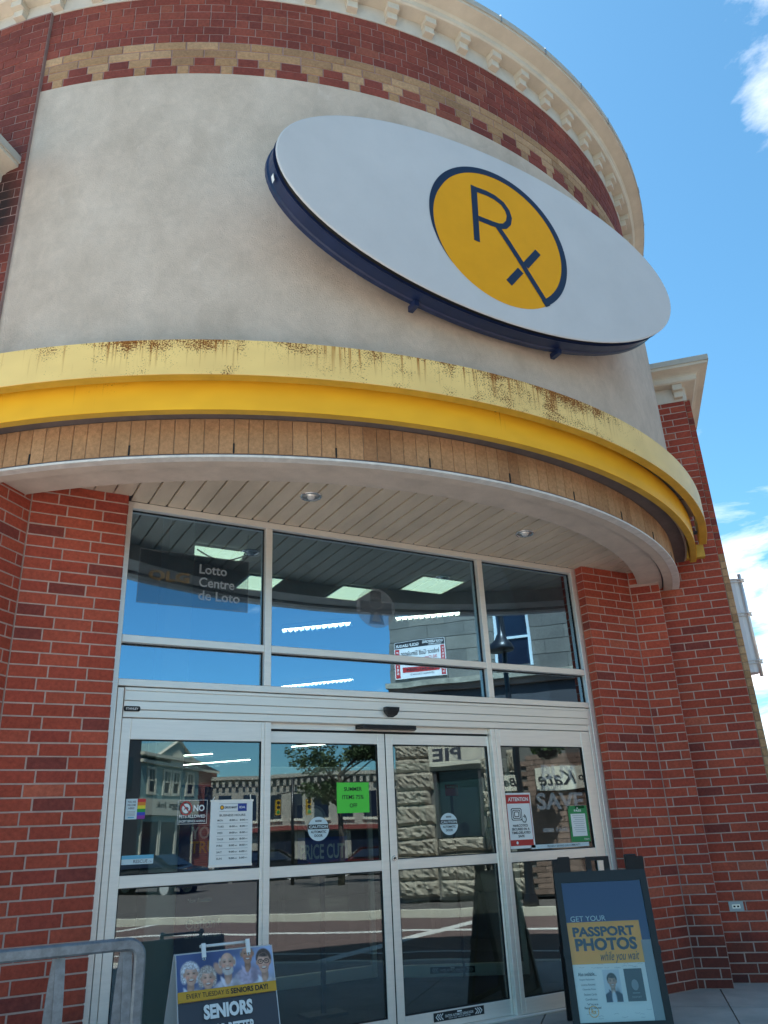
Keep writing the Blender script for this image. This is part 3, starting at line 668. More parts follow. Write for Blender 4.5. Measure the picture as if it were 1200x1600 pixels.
# end plates fixed to the wings
for sgn in (1, -1):
    pt = Vector(pol(5.40, 45.0*sgn)); q = MB(); q.box(-.16, .16, -.05, .06, 4.25, 4.40); m = Matrix.Translation((pt.x, pt.y, 0)) @ Matrix.Rotation(-T45*sgn, 4, 'Z'); q.v = [tuple(m @ Vector(v)) for v in q.v]; part('end_plate', q, M['band_in'], bl)

# --- soffit over the entrance: long panels front to back
sof = part('soffit', MB().prism([(5.6,.12),(-.76,.12)]+[p for p in arc(4.9, -41, 41, 3)], 4.125, 4.15), M['shadowgap'], B)
x = .029-.152*5
while x < 5.62:
    xm = x+.076; yy = CY-math.sqrt(4.80**2-(xm-CX)**2)
    y_b = -.001 if 0 < xm < 4.84 else -.104
    if yy < y_b-.02:
        q = MB(); q.box(x+.006, x+.139, yy, y_b, 4.10, 4.122); q.box(x+.139, x+.15, yy, y_b, 4.112, 4.122)
        part('soffit_panel', q, M['soffit'], sof)
    x += .152
for i, (lx, ly) in enumerate(((1.363, -.675), (3.62, -.677))):
    t = thing('recessed_downlight', ('round recessed downlight in the soffit, nearer the seniors day board', 'round recessed downlight in the soffit, nearer the projecting light box')[i], 'downlight', (lx, ly, 4.1), 0, 'recessed downlights in the entrance soffit')
    ring = MB(); ring.tube([(lx+.082*math.cos(k*math.pi/12), ly+.082*math.sin(k*math.pi/12), 4.097) for k in range(24)], .011, 6, closed=True); part('trim_ring', ring, M['chrome'], t, smooth=True)
    cup = MB(); cup.lathe([(.072,0),(.06,.008),(.045,.0035),(.0,.002)], (lx, ly, 4.0915), 20); part('reflector', cup, M['lens'], t, smooth=True)
    bb = MB(); bb.lathe([(.0,-.020),(.022,-.017),(.032,-.004),(.03,.006)], (lx, ly, 4.088), 14); part('bulb', bb, M['signwhite'], t, smooth=True)

# ================================================================== STOREFRONT
SF = B
fr = part('storefront_frame', MB().box(0, .0, 0, .0, 0, .0) if 0 else MB().cbox(.0, .057, 0, .11, 0, 4.098, .003), M['alu'], B)
def bar(x0, x1, z0, z1, y0=0., y1=.11, name='mullion', m='alu', par=fr, c=.003): return part(name, MB().cbox(x0, x1, y0, y1, z0, z1, c), M[m], par)
bar(4.782, 4.838, 0, 4.098, name='jamb')
bar(.0585, 4.781, 4.04, 4.098, name='head')
bar(1.227, 1.287, 2.637, 4.039); bar(3.517, 3.580, 2.637, 4.039)
for a, b in ((.0585, 1.2255), (1.2885, 3.5155), (3.5815, 4.7805)): bar(a, b, 2.918, 2.977, name='transom')
bar(.0585, 4.7805, 2.582, 2.6355, name='sill')
bar(.062, .108, 0, 2.57, .006, .11, 'jamb'); bar(4.735, 4.779, 0, 2.57, .006, .11, 'jamb')
# windows
gv = [(.0575, 1.2265, 2.977, 4.04), (1.2875, 3.5165, 2.977, 4.04), (3.5805, 4.7815, 2.977, 4.04),
      (.0575, 1.2265, 2.636, 2.9175), (1.2875, 3.5165, 2.636, 2.9175), (3.5805, 4.7815, 2.636, 2.9175)]
for x0, x1, z0, z1 in gv:
    wdw = part('window', MB().box(x0, x1, .062, .068, z0, z1), M['glass'], B)
    gk = MB()
    for q in ((x0, x0+.006, z0, z1), (x1-.006, x1, z0, z1), (x0+.006, x1-.006, z0, z0+.006), (x0+.006, x1-.006, z1-.006, z1)): gk.box(q[0], q[1], .05, .061, q[2], q[3])
    part('gasket', gk, M['rubber'], wdw)
# door header with ribbed cover
hd = MB()
for z0, z1, y0 in ((2.348, 2.405, .004), (2.407, 2.47, -.004), (2.472, 2.545, -.008), (2.547, 2.574, .002)): hd.cbox(.112, 4.732, y0, .12, z0, z1, .004)
header = part('door_header', hd, M['alu2'], B)
part('track', MB().box(1.30, 3.50, .06, .12, 2.30, 2.346), M['alu'], header)
part('track_gap', MB().box(1.30, 3.50, .075, .12, 2.282, 2.299), M['rubber'], header)
# side panels and sliding doors: stiles, rails, panes
def leaf(name, x0, x1, sl, sr, y, zt, label=None, zb=.02):
    g0, g1 = x0+sl, x1-sr
    f = MB(); f.cbox(x0, g0, y, y+.045, zb, zt, .003); f.cbox(g1, x1, y, y+.045, zb, zt, .003)
    d = part(name, f, M['alu'], B)
    for n_, a, b in (('top_rail', 2.19, zt), ('mid_rail', 1.181, 1.262), ('bottom_rail', zb, .135)):
        part(n_, MB().cbox(g0+.0005, g1-.0005, y+.001, y+.044, a, b, .003), M['alu'], d)
    for a, b in ((.1355, 1.1805), (1.2625, 2.1895)):
        part('pane', MB().box(g0, g1, y+.020, y+.026, a, b), M['doorglass'], d)
        gk = MB()
        for q in ((g0, g0+.007, a, b), (g1-.007, g1, a, b), (g0+.007, g1-.007, a, a+.007), (g0+.007, g1-.007, b-.007, b)): gk.box(q[0], q[1], y+.008, y+.0195, q[2], q[3])
        part('gasket', gk, M['rubber'], d)
    return d
leaf('side_panel', .112, 1.242, .068, .026, .010, 2.343)
leaf('side_panel', 3.552, 4.731, .046, .120, .010, 2.343)
bar(1.2445, 1.298, 0, 2.344, .012, .11, 'door_post'); bar(3.503, 3.549, 0, 2.344, .012, .11, 'door_post')
dL = leaf('sliding_door', 1.3, 2.3745, .008, .072, .058, 2.28)
dR = leaf('sliding_door', 2.3855, 3.50, .070, .02, .058, 2.28)
part('weather_strip', MB().box(2.3748, 2.3852, .062, .1, .02, 2.28), M['rubber'], dR)
lk = MB(); lk.lathe([(.0,.0),(.02,.002),(.022,.008),(.022,.014)], (0,0,0), 16); lk.v = [(2.4185+v[0], .058-.012+v[2]*.8, 1.272+v[1]) for v in lk.v]; part('lock', lk, M['chrome'], dR)
lk2 = MB(); lk2.lathe([(.0,-.001),(.010,.0)], (0,0,0), 12); lk2.v = [(2.4185+v[0], .0445+v[2], 1.272+v[1]) for v in lk2.v]; part('keyway', lk2, M['rubber'], dR)
part('threshold', MB().cbox(.1, 4.74, -.02, .16, 0, .018, .004), M['alu2'], B)
kick = MB(); kick.box(.112, 1.24, .02, .06, .018, .0195); part('kick_gap', kick, M['rubber'], B)
# motion sensor on the header and safety beam bar
t = thing('motion_sensor', 'black dome motion sensor on the door header above the middle seam', 'sensor', (2.408, -.01, 2.46))
q = MB()
for i in range(9):
    ph = math.pi*i/8
    for j in range(13):
        th = math.pi*j/12
        q.v.append((2.408+.068*math.cos(th), -.008-.05*math.sin(th)*math.sin(ph*.5+math.pi/4), 2.492-.085*math.sin(ph/2)*math.sin(th)**.5 if 0<j<12 else 2.492))
for i in range(8):
    for j in range(12): q.f.append((i*13+j, i*13+j+1, (i+1)*13+j+1, (i+1)*13+j)); q.mi.append(0)
dome = MB(); dome.add([(2.34,-.008,2.497),(2.476,-.008,2.497),(2.476,-.06,2.497),(2.34,-.06,2.497),(2.345,-.062,2.465),(2.471,-.062,2.465),(2.452,-.05,2.43),(2.364,-.05,2.43),(2.435,-.008,2.415),(2.381,-.008,2.415),(2.34,-.008,2.46),(2.476,-.008,2.46)],
    [(0,1,2,3),(3,2,5,4),(4,5,6,7),(7,6,8,9),(0,3,4,10),(10,4,7,9),(1,11,5,2),(11,8,6,5)])
part('housing', dome, M['black'], t); ds = MB(); ds.box(2.375, 2.441, -.0655, -.0625, 2.468, 2.488); part('lens', ds, M['rubber'], t)
t = thing('safety_beam', 'flat black safety sensor bar under the header over the door seam', 'sensor', (2.39, 0, 2.32))
q = MB(); q.prism([(2.09,.055),(2.69,.055),(2.655,-.03),(2.125,-.03)][::-1], 2.312, 2.343); part('housing', q, M['black'], t)
q = MB(); q.box(2.387, 2.391, -.033, -.0305, 2.312, 2.343); q.box(2.15, 2.37, -.032, -.0305, 2.318, 2.337); q.box(2.41, 2.63, -.032, -.0305, 2.318, 2.337); part('lens', q, M['rubber'], t)

# ================================================================== MAIN SIGN
SG = thing('oval_sign', 'large white oval pharmacy sign with an amber disc on the stucco wall', 'sign', (2.40, -2.05, 6.013))
SC, SA, SB = (2.40, 6.013), 1.995, .894
def ellp(a, b, n=96): return [(SC[0]+a*math.cos(2*math.pi*i/n), SC[1]+b*math.sin(2*math.pi*i/n)) for i in range(n)]
def oval_ring(prof, n=96):
    """prof: (shrink, y) loop skinned round the oval"""
    mb = MB(); k = len(prof)
    for s_, y in prof: mb.v += [(px, y, pz) for px, pz in ellp(SA-s_, SB-s_, n)]
    for i in range(k-1):
        for j in range(n): mb.f.append((i*n+j, i*n+(j+1) % n, (i+1)*n+(j+1) % n, (i+1)*n+j)); mb.mi.append(0)
    return mb
face = oval_ring([(.012,-2.235),(.004,-2.243),(.004,-2.249),(.014,-2.255)]); face.f.append(tuple(3*96+j for j in range(96))); face.mi.append(0)
part('sign_face', face, M['signwhite'], SG)
part('shadow_gap', oval_ring([(.03,-2.185),(.03,-2.236)]), M['rubber'], SG)
cab = oval_ring([(.004,-2.03),(.0,-2.035),(.0,-2.07),(.012,-2.08),(.012,-2.175),(.004,-2.19),(.035,-2.192)]); cab.f.append(tuple(range(96))[::-1]); cab.mi.append(0)
part('cabinet', cab, M['navy'], SG)
for px in (1.62, 3.02):
    pz = SC[1]-SB*math.sqrt(1-((px-SC[0])/SA)**2); part('mounting_lug', MB().box(px-.02, px+.02, -2.10, -2.0, pz-.045, pz+.004), M['navy'], SG)
for px in (1.1, 1.9, 2.9, 3.7):
    for pz in (5.7, 6.35): yb = CY-math.sqrt(RD**2-(px-CX)**2)+.02; part('mounting_post', MB().box(px-.03, px+.03, -2.04, yb, pz-.03, pz+.03), M['navy'], SG)
F = Frame((2.40, -2.2552, 6.013), (0,-1,0)); D = Flat(F, SG)
D.ell('disc', 'amber', 0, -.02, .70, .698, 1, 72)
# navy crescent: full weight from lower right round the top, tapering out at lower left
vs = []; n = 90; a0, a1 = -57, 222
for i in range(n+1):
    a = a0+(a1-a0)*i/n; wd = .062*min(1, max(.0, (a1-a)/70.)) if a > a1-70 else .062
    c, s_ = math.cos(RAD(a)), math.sin(RAD(a)); vs += [(.702*c, -.02+.70*s_), ((.702-wd)*c, -.02+(.70-wd)*s_)]
cm = D.mb('disc_border', 'navy_print')
cm.add([F(u_, v_, 2*LAY) for u_, v_ in vs], [(2*i, 2*i+1, 2*i+3, 2*i+2) for i in range(n)])
ltr = [[(-.258,.424),(-.197,.415),(-.232,-.174),(-.289,-.170)]]
D.poly('rx_letter', 'navy_print', [(-.261,.43),(-.199,.425),(-.232,-.174),(-.289,-.170)], 3)
bowl = [(-.235,.398),(-.10,.405),(-.02,.395),(.06,.36),(.105,.30),(.118,.235),(.10,.165),(.055,.11),(0,.088),(-.08,.084),(-.215,.084)]
D.stroke('rx_letter', 'navy_print', bowl, .056, 2.6)
D.stroke('rx_letter', 'navy_print', [(-.035,.085),(.05,-.03),(.16,-.195),(.25,-.34),(.41,-.595)], .056, 3.4)
D.stroke('rx_letter', 'navy_print', [(.385,-.04),(.222,-.245)], .066, 3.0)
D.stroke('rx_letter', 'navy_print', [(.163,-.315),(.02,-.49)], .066, 3.0)
D.done()
st = MB(); aa = RAD(190)
px, pz = SC[0]+SA*math.cos(aa), SC[1]+SB*math.sin(aa)
st.add([(px-.0-.006,-2.11,pz+.025),(px-.006,-2.15,pz+.025),(px+.004,-2.15,pz-.035),(px+.004,-2.11,pz-.035)], [(0,1,2,3)]); part('rating_label', st, M['white'], SG)

# ================================================================== INSIDE THE ENTRANCE
q = MB(); q.prism([(-1.2,.17),(6.0,.17),(13,7),(13,17),(-8,17),(-8,7)], -.02, .004); structure('floor', q, M['floor'])
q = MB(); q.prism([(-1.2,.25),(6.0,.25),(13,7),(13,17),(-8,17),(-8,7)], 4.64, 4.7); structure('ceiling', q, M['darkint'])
q = MB(); q.prism([(-8,7),(13,7),(13,17),(-8,17)], 4.63, 4.639)
iw = MB()
for a, b in (((6.0,.3),(13,7)), ((13,7),(13,17)), ((13,17),(-8,17)), ((-8,17),(-8,7)), ((-8,7),(-1.2,.3))):
    a, b = Vector(a), Vector(b); d = (b-a).normalized(); n_ = Vector((d.y, -d.x))*.1
    iw.prism([tuple(a), tuple(b), tuple(b+n_), tuple(a+n_)], 0, 4.64)
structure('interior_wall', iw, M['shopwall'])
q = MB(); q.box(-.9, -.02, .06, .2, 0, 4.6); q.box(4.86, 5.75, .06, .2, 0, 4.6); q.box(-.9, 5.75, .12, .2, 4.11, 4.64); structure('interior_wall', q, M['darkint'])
t = thing('interior_column', 'pale square column just inside the side panel, beside the navy banner', 'column', (.8, 1.1, 0))
part('shaft', MB().cbox(.66, .92, 1.2, 1.5, .12, 4.62, .01), M['interior'], t); part('plinth', MB().cbox(.64, .94, 1.18, 1.52, .004, .12, .01), M['darkint'], t)
def strip_light(name, label, p, q_, z, wd, m, grp, louvre=True):
    t = thing(name, label, 'ceiling light', (p[0], p[1], z), 0, grp); P, Q = Vector(p), Vector(q_); d = (Q-P).normalized(); n_ = Vector((-d.y, d.x))*wd/2
    part('housing', MB().prism([tuple(P-n_*1.15), tuple(Q-n_*1.15), tuple(Q+n_*1.15), tuple(P+n_*1.15)], z+.012, z+.07), M['alu'], t)
    part('tube', MB().prism([tuple(P-n_), tuple(Q-n_), tuple(Q+n_), tuple(P+n_)], z, z+.011), M[m], t)
    if louvre:
        lv = MB(); k = int((Q-P).length/.09)
        for i in range(k+1):
            c = P+d*(i*(Q-P).length/k); lv.prism([tuple(c-n_-d*.012), tuple(c-n_+d*.012), tuple(c+n_+d*.012), tuple(c+n_-d*.012)], z-.03, z-.001)
        part('louvre', lv, M['alu'], t, kind='stuff')
    return t
strip_light('strip_light', 'bright louvred strip light inside, alone below the soffit reflection in the wide window', (3.51,5.25), (4.34,4.5), 4.56, .12, 'lampglow', 'interior strip lights')
strip_light('strip_light', 'bright louvred strip light inside, just above the golf sign reflection', (4.88,4.03), (5.66,3.42), 4.56, .12, 'lampglow', 'interior strip lights')
strip_light('strip_light', 'louvred strip light inside, seen in the low pane under the wide window', (5.3,9.72), (6.42,8.59), 4.56, .12, 'lampglow', 'interior strip lights')
strip_light('strip_light', 'short upper one of two strip lights above the business hours board', (4.42,14.11), (5.03,13.65), 3.6, .06, 'lampglow', 'interior strip lights', False)
strip_light('strip_light', 'longer lower one of two strip lights above the business hours board', (5.08,16.36), (6.46,14.91), 3.6, .06, 'lampglow', 'interior strip lights', False)
strip_light('strip_light', 'strip light at the top of the sliding door with the green notice', (6.47,12.01), (7.13,11.4), 3.6, .06, 'lampglow', 'interior strip lights', False)
TR = [((1.06,2.1,1.82,2.46), 'square fluorescent panel above the lottery sign'), ((4.21,2.13,4.9,2.76), 'largest square fluorescent panel, beyond the round pharmacy emblem'),
      ((3.41,2.88,3.9,3.48), 'square fluorescent panel behind the round pharmacy emblem'), ((2.10,2.9,2.58,3.5), 'square fluorescent panel half hidden by the first window mullion')]
for (x0, y0, x1, y1), lb in TR:
    t = thing('ceiling_panel_light', lb, 'ceiling light', (x0, y0, 4.6), 0, 'interior fluorescent panels')
    part('diffuser', MB().box(x0+.02, x1-.02, y0+.02, y1-.02, 4.602, 4.612), M['troffer'], t)
    q = MB()
    for b_ in ((x0,x1,y0,y0+.019),(x0,x1,y1-.019,y1),(x0,x0+.019,y0+.0195,y1-.0195),(x1-.019,x1,y0+.0195,y1-.0195)): q.box(b_[0],b_[1],b_[2],b_[3],4.596,4.625)
    part('frame', q, M['alu'], t)
t = thing('hanging_cable', 'loose black cable hanging below the ceiling above the lottery sign', 'cable', (1.5, 1.5, 4.5))
q = MB(); q.tube([(1.05+.06*i, 1.6, 4.36-.09*math.sin(math.pi*i/9)) for i in range(10)], .008, 6); q.tube([(1.62,1.6,4.6),(1.60,1.6,4.42),(1.56,1.6,4.32),(1.6,1.6,4.27),(1.7,1.6,4.3)], .009, 6); part('wire', q, M['black'], t, smooth=True)
q = MB(); q.lathe([(.0,-.05),(.07,-.045),(.09,-.01),(.02,.0)], (1.68, 1.6, 4.42), 16); part('fixture', q, M['alu'], t, smooth=True)
# inner vestibule doors
def inner_door(A, Bv, label):
    A, Bv = Vector(A), Vector(Bv); d = (Bv-A); w_ = d.length; th = math.atan2(d.y, d.x)
    t = thing('vestibule_door', label, 'door', (*A, 0), th, 'inner vestibule doors')
    q = MB(); q.cbox(0, .06, 0, .045, .02, 2.25); q.cbox(w_-.06, w_, 0, .045, .02, 2.25); part('stile', q, M['alu'], t, True)
    for nm, a, b in (('top_rail', 2.15, 2.25), ('bottom_rail', .02, .14)): part(nm, MB().cbox(.0605, w_-.0605, .001, .044, a, b), M['alu'], t, True)
    part('pane', MB().add([(.06,.02,.14),(w_-.06,.02,.14),(w_-.06,.02,2.15),(.06,.02,2.15)], [(0,1,2,3)]), M['clear'], t, True)
    return t, Matrix.Translation((*A, 0)) @ Matrix.Rotation(th, 4, 'Z')
inner_door((2.2, 2.68), (3.62, 2.68), 'inner vestibule door behind the price cut poster')
tR_, mR_ = inner_door((3.72, 2.45), (4.9, 1.6), 'inner vestibule door carrying a black chevron strip')
def caution_strip(parent, fr):
    D = Flat(fr, parent); D.rect('strip', 'ink', 0, 0, .49, .062, 1)
    for i in range(3):
        D.stroke('chevron', 'white', [(.045+i*.022, .052), (.022+i*.022, .031), (.045+i*.022, .010)], .008, 2)
        D.stroke('chevron', 'white', [(.445-i*.022, .052), (.468-i*.022, .031), (.445-i*.022, .010)], .008, 2)
    D.text('white', 'CAUTION  AUTOMATIC SLIDING DOOR', .108, .022, .382, .040, 2, .012); D.text('white', 'Stand clear without waiting', .14, .007, .35, .019, 2); D.rect('badge', 'white', .225, .045, .27, .056, 2); D.done()
t = thing('caution_strip', 'black caution strip with white chevrons on the inner vestibule door, seen through glass', 'sticker', mR_ @ Vector((.38,-.003,.05)), 0, 'chevron caution strips')
caution_strip(t, Frame(mR_ @ Vector((.38,-.003,.055)), mR_.to_3x3() @ Vector((0,-1,0))))
t = thing('caution_strip', 'black caution strip with white chevrons along the foot of the outer sliding door', 'sticker', (2.7,.057,.06), 0, 'chevron caution strips')
caution_strip(t, Frame((2.712, .0575, .063), (0,-1,0)))
# inside posters and banner
def flat_thing(name, label, cat, o, n, group=None):
    t = thing(name, label, cat, tuple(o), 0, group); return t, Flat(Frame(o, n), t)
t, D = flat_thing('standing_banner', 'navy standing loyalty banner inside, behind the business hours board', 'banner', (.90, 1.15, .35), (0,-1,0))
D.rect('sheet', 'banner', 0, 0, .76, 1.6, 1, .01); D.text('white', 'YOUR', .10, 1.145, .42, 1.25, 2, .02); D.text('gold', 'TRUST', .10, 1.03, .46, 1.13, 2, .02)
D.rect('product_row', 'greyprint', .10, .82, .17, .88, 2); D.rect('product_row', 'gold', .19, .81, .27, .89, 2); D.rect('product_row', 'papercool', .30, .81, .36, .90, 2); D.rect('product_row', 'greyprint', .40, .80, .62, .89, 2)
D.text('white', 'Now Available', .10, .645, .31, .68, 2); D.text('white', 'Option+', .09, .42, .40, .52, 2, .01); D.text('white', 'GET MORE FOR LESS', .085, .375, .40, .41, 2, .01); D.done()
q = MB(); q.box(.98, 1.58, 1.05, 1.35, .005, .06); q.box(1.26, 1.30, 1.165, 1.19, .06, 1.9); part('stand', q, M['black'], t)
t, D = flat_thing('price_poster', 'poster with a blue price cut band standing inside behind the sliding door', 'poster', (2.03, 1.2, 1.18), (0,-1,0))
D.rect('sheet', 'charcoal', 0, 0, .52, .58, 1, .006); D.rect('band', 'blue', 0, .07, .52, .29, 2); D.text('white', 'PRICE CUT', .03, .10, .49, .23, 3, .02)
D.rect('footer', 'papercool', .0, .0, .52, .05, 2); D.ell('emblem', 'greyprint', .17, .45, .13, .13, 2); D.ell('emblem', 'interior', .17, .45, .10, .10, 3); D.done()
q = MB(); q.box(2.27, 2.31, 1.21, 1.24, .005, 1.2); q.box(2.1, 2.48, 1.12, 1.36, .005, .03); part('stand', q, M['black'], t)
t, D = flat_thing('warning_sticker', 'small red warning sticker inside, behind the sliding door with the round lock', 'sticker', (4.24, 2.0, 1.865), (0,-1,0))
D.rect('sheet', 'red', 0, 0, .18, .125, 1, .004); D.text('white', 'WARNING', .02, .085, .16, .112, 2, .02); D.done()
q = MB(); q.box(4.32, 4.34, 2.006, 2.03, .005, 1.95); part('post', q, M['black'], t)
# ================================================================== STICKERS AND NOTICES ON THE GLASS
GY, GD = .0295, .0775     # outer faces of side-panel panes and of sliding-door panes
def on_glass(name, label, u0, v0, y, group=None, cat='sticker'): return flat_thing(name, label, cat, (u0, y, v0), (0,-1,0), group)
t, D = on_glass('business_hours', 'white business hours board hung on the side panel glass', .822, 1.288, GY-.004, cat='notice')
D.rect('board', 'paper', 0, 0, .333, .462, 1, .005); D.rect('top_rail', 'alu', -.004, .452, .340, .466, 2, .006); D.rect('bottom_rail', 'alu', -.002, -.006, .336, .010, 2, .006)
D.rect('logo_box', 'white', .065, .382, .285, .437, 2); D.rect('logo_box', 'blue', .213, .383, .284, .436, 3); D.ell('logo', 'ink', .087, .41, .016, .016, 3); D.ell('logo', 'gold', .087, .41, .011, .011, 4)
for r_ in ((.064,.381,.286,.383),(.064,.436,.286,.438)): D.rect('logo_border', 'greyink', *r_, l=3)
D.text('ink', 'DRUG MART', .108, .402, .207, .418, 4, .02); D.text('white', 'IDA', .225, .402, .272, .418, 4, .02)
D.text('ink', 'BUSINESS HOURS', .07, .346, .275, .362, 2, .012)
for i, dy in enumerate(('MON', 'TUES', 'WED', 'THUR', 'FRI', 'SAT', 'SUN')):
    z_ = .312-.0445*i; wd = .042 if len(dy) == 3 else .05
    D.text('ink', dy, .055, z_, .055+wd, z_+.013, 2, .01); D.text('ink', '9:00' if dy in ('SAT','SUN') else '8:00', .150, z_, .192, z_+.013, 2, .02); D.text('ink', 'am', .196, z_+.001, .214, z_+.008, 2, .01)
    D.text('ink', '5:00' if dy == 'SUN' else ('6:00' if dy == 'SAT' else '8:00'), .232, z_, .274, z_+.013, 2, .02); D.text('ink', 'pm', .278, z_+.001, .296, z_+.008, 2, .01)
    if i < 6: D.rect('rule', 'greyink', .05, z_-.016, .30, z_-.0145, 2)
D.done()
q = MB(); q.tube([(.835,GY-.004,1.752),(.85,GY-.003,1.775)], .003, 6); q.tube([(1.14,GY-.004,1.752),(1.135,GY-.003,1.79)], .003, 6); part('hook', q, M['alu'], t)
t, D = on_glass('no_pets_decal', 'white outlined no pets decal with a red crossed circle on the side panel', .571, 1.588, GY)
for r_ in ((0,0,.224,.0025),(0,.165,.224,.1675),(0,.0025,.0025,.165),(.2215,.0025,.224,.165)): D.rect('border', 'white', *r_)
D.ell('symbol', 'white', .062, .110, .030, .033, 1); D.poly('symbol', 'greyink', [(.043,.095),(.055,.118),(.07,.121),(.082,.112),(.078,.097),(.07,.106),(.055,.104)], 2)
D.ring('ban_circle', 'red', .062, .110, .046, .050, .008, 3); D.stroke('ban_circle', 'red', [(.032,.143),(.092,.077)], .008, 3)
D.text('white', 'NO', .118, .088, .203, .134, 1, .03); D.text('white', 'PETS ALLOWED', .012, .042, .212, .064, 1, .02); D.text('white', 'EXCEPT SERVICE ANIMALS', .012, .012, .212, .028, 1, .015); D.done()
t, D = on_glass('rescue_sticker', 'pale blue rescue sticker below the rainbow striped sticker', .187, 1.332, GY)
D.rect('sheet', 'papercool', 0, 0, .226, .060); D.rect('band', 'cyan', 0, .035, .226, .060, 2); D.text('greyink', 'RESCUE', .085, .008, .185, .030, 2, .015); D.text('greyink', '.CA', .19, .008, .215, .020, 2); D.done()
t, D = on_glass('welcome_sticker', 'pale welcome sticker touching the rainbow striped sticker', .190, 1.632, GY)
D.rect('sheet', 'papercool', 0, 0, .083, .140)
for i, b_ in enumerate(('YOU ARE', 'WELCOME', 'HERE!')): D.text('greyink', b_, .012 if i < 2 else .02, .112-.022*i, .072 if i < 2 else .063, .126-.022*i, 2, .02)
for i in range(4): D.rect('fine_print', 'greyprint', .012, .05-.009*i, .07, .053-.009*i, 2)
D.rect('fine_print', 'cyan', .02, .008, .065, .016, 2); D.done()
t, D = on_glass('rainbow_sticker', 'rainbow striped sticker beside the pale welcome sticker', .274, 1.634, GY)
for i, c in enumerate(((.25,.03,.30), (.03,.06,.45), (.02,.32,.05), (.75,.62,.03), (.70,.22,.02), (.60,.03,.03))):
    k = 'rainbow%d' % i; M[k] = mat('rainbow_stripe', c, .5); D.rect('stripe', k, 0, i*.0228, .058, (i+1)*.0228)
D.done()
t, D = on_glass('sale_notice', 'bright green summer sale notice on the sliding door', 1.908, 1.636, GD, cat='notice')
D.rect('sheet', 'green', 0, 0, .304, .240); D.text('ink', 'SUMMER', .068, .172, .236, .204, 2, .012); D.text('ink', 'ITEMS 75%', .05, .108, .25, .140, 2, .012); D.text('ink', 'OFF', .118, .042, .188, .074, 2, .012); D.done()
for x0, lb in ((1.738, 'round white automatic door caution sticker under the green sale notice'), (3.000, 'round white automatic door caution sticker on the sliding door with the round lock')):
    t, D = on_glass('caution_sticker', lb, x0, 1.522, GD, 'round automatic door stickers')
    D.ell('disc', 'papercool', 0, 0, .094, .091); D.rect('band', 'ink', -.092, -.002, .092, .034, 2); D.text('papercool', 'CAUTION', -.083, .005, .083, .027, 3, .03)
    D.text('ink', 'AUTOMATIC', -.068, -.032, .068, -.013, 2, .025); D.text('ink', 'DOOR', -.036, -.060, .036, -.041, 2, .025); D.rect('badge', 'ink', -.027, .053, .027, .066, 2); D.text('papercool', 'STANLEY', -.022, .0555, .022, .0635, 3, .02); D.done()
t, D = on_glass('attention_notice', 'white and red narcotics safe notice on the side panel above the black sandwich board', 3.600, 1.290, GY, cat='notice')
D.rect('sheet', 'white', 0, 0, .300, .478); D.rect('border', 'red', .012, .385, .288, .462, 2); D.rect('border', 'red', .018, .024, .282, .074, 2)
for r_ in ((.012,.074,.018,.385), (.282,.074,.288,.385)): D.rect('border', 'red', *r_, l=2)
D.text('white', 'ATTENTION', .035, .405, .268, .440, 3, .03)
for a, r_ in ((0, .062), (1, .045), (2, .028)):
    rr = r_; D.mb('safe_symbol', 'ink').add([D.fr(.118+dx*rr, .292+dz*rr*.86, 2*LAY+(.0004*a)) for dx, dz in ((-1,-.8),(-.8,-1),(.8,-1),(1,-.8),(1,.8),(.8,1),(-.8,1),(-1,.8))], [tuple(range(8))])
    D.mb('safe_symbol_fill', 'white').add([D.fr(.118+dx*(rr-.008), .292+dz*(rr-.008)*.86, 2*LAY+.0002+(.0004*a)) for dx, dz in ((-1,-.8),(-.8,-1),(.8,-1),(1,-.8),(1,.8),(.8,1),(-.8,1),(-1,.8))], [tuple(range(8))])
D.stroke('safe_symbol', 'ink', [(.17,.25),(.185,.225),(.21,.222),(.225,.245),(.215,.275),(.205,.29),(.205,.262),(.19,.275)], .008, 4)
for i, (b_, a, c) in enumerate((('NARCOTICS', .065, .235), ('SECURED IN A', .048, .252), ('TIME-DELAYED', .042, .258), ('SAFE', .115, .185))): D.text('ink', b_, a, .184-.030*i, c, .205-.030*i, 2, .03)
D.ell('logo', 'white', .095, .049, .012, .013, 3); D.done()
t, D = on_glass('inspection_pass', 'green framed inspection pass notice beside the red and white narcotics notice', 4.338, 1.320, GY, cat='notice')
D.rect('sheet', 'passgreen', 0, 0, .240, .322); D.rect('certificate', 'white', .026, .050, .208, .250, 2); D.text('white', 'PASS', .075, .268, .165, .288, 2, .03); D.rect('badge', 'white', .112, .296, .128, .306, 2); D.text('white', 'Ontario', .16, .016, .225, .032, 2, .01)
for i in range(9): D.rect('fine_print', 'greyprint', .045+.012*(i % 3), .232-.018*i, .19-.01*(i % 2), .235-.018*i, 3)
D.done()
t, D = on_glass('savings_decal', 'large frosted buy more save decal behind the inspection pass notice', 3.95, 1.28, GY, cat='decal')
D.text('decal', 'BUY', .12, .60, .56, .74, 1, .03); D.text('decal', 'MORE', .11, .505, .37, .56, 1, .02); D.text('decal', 'SAVE', .02, .335, .60, .485, 1, .03); D.text('decal', 'FAMILY', .22, .135, .42, .175, 1, .02); D.rect('badge', 'decal', .06, .138, .19, .172); D.rect('footer', 'papercool', -.1, .0, .6, .035); D.text('greyink', 'PROUDLY SERVING OUR COMMUNITY', .09, .008, .49, .026, 2, .01); D.done()
t, D = on_glass('pharmacy_emblem', 'round frosted pharmacy emblem on the centre window', 2.345, 3.424, .0605, cat='decal')
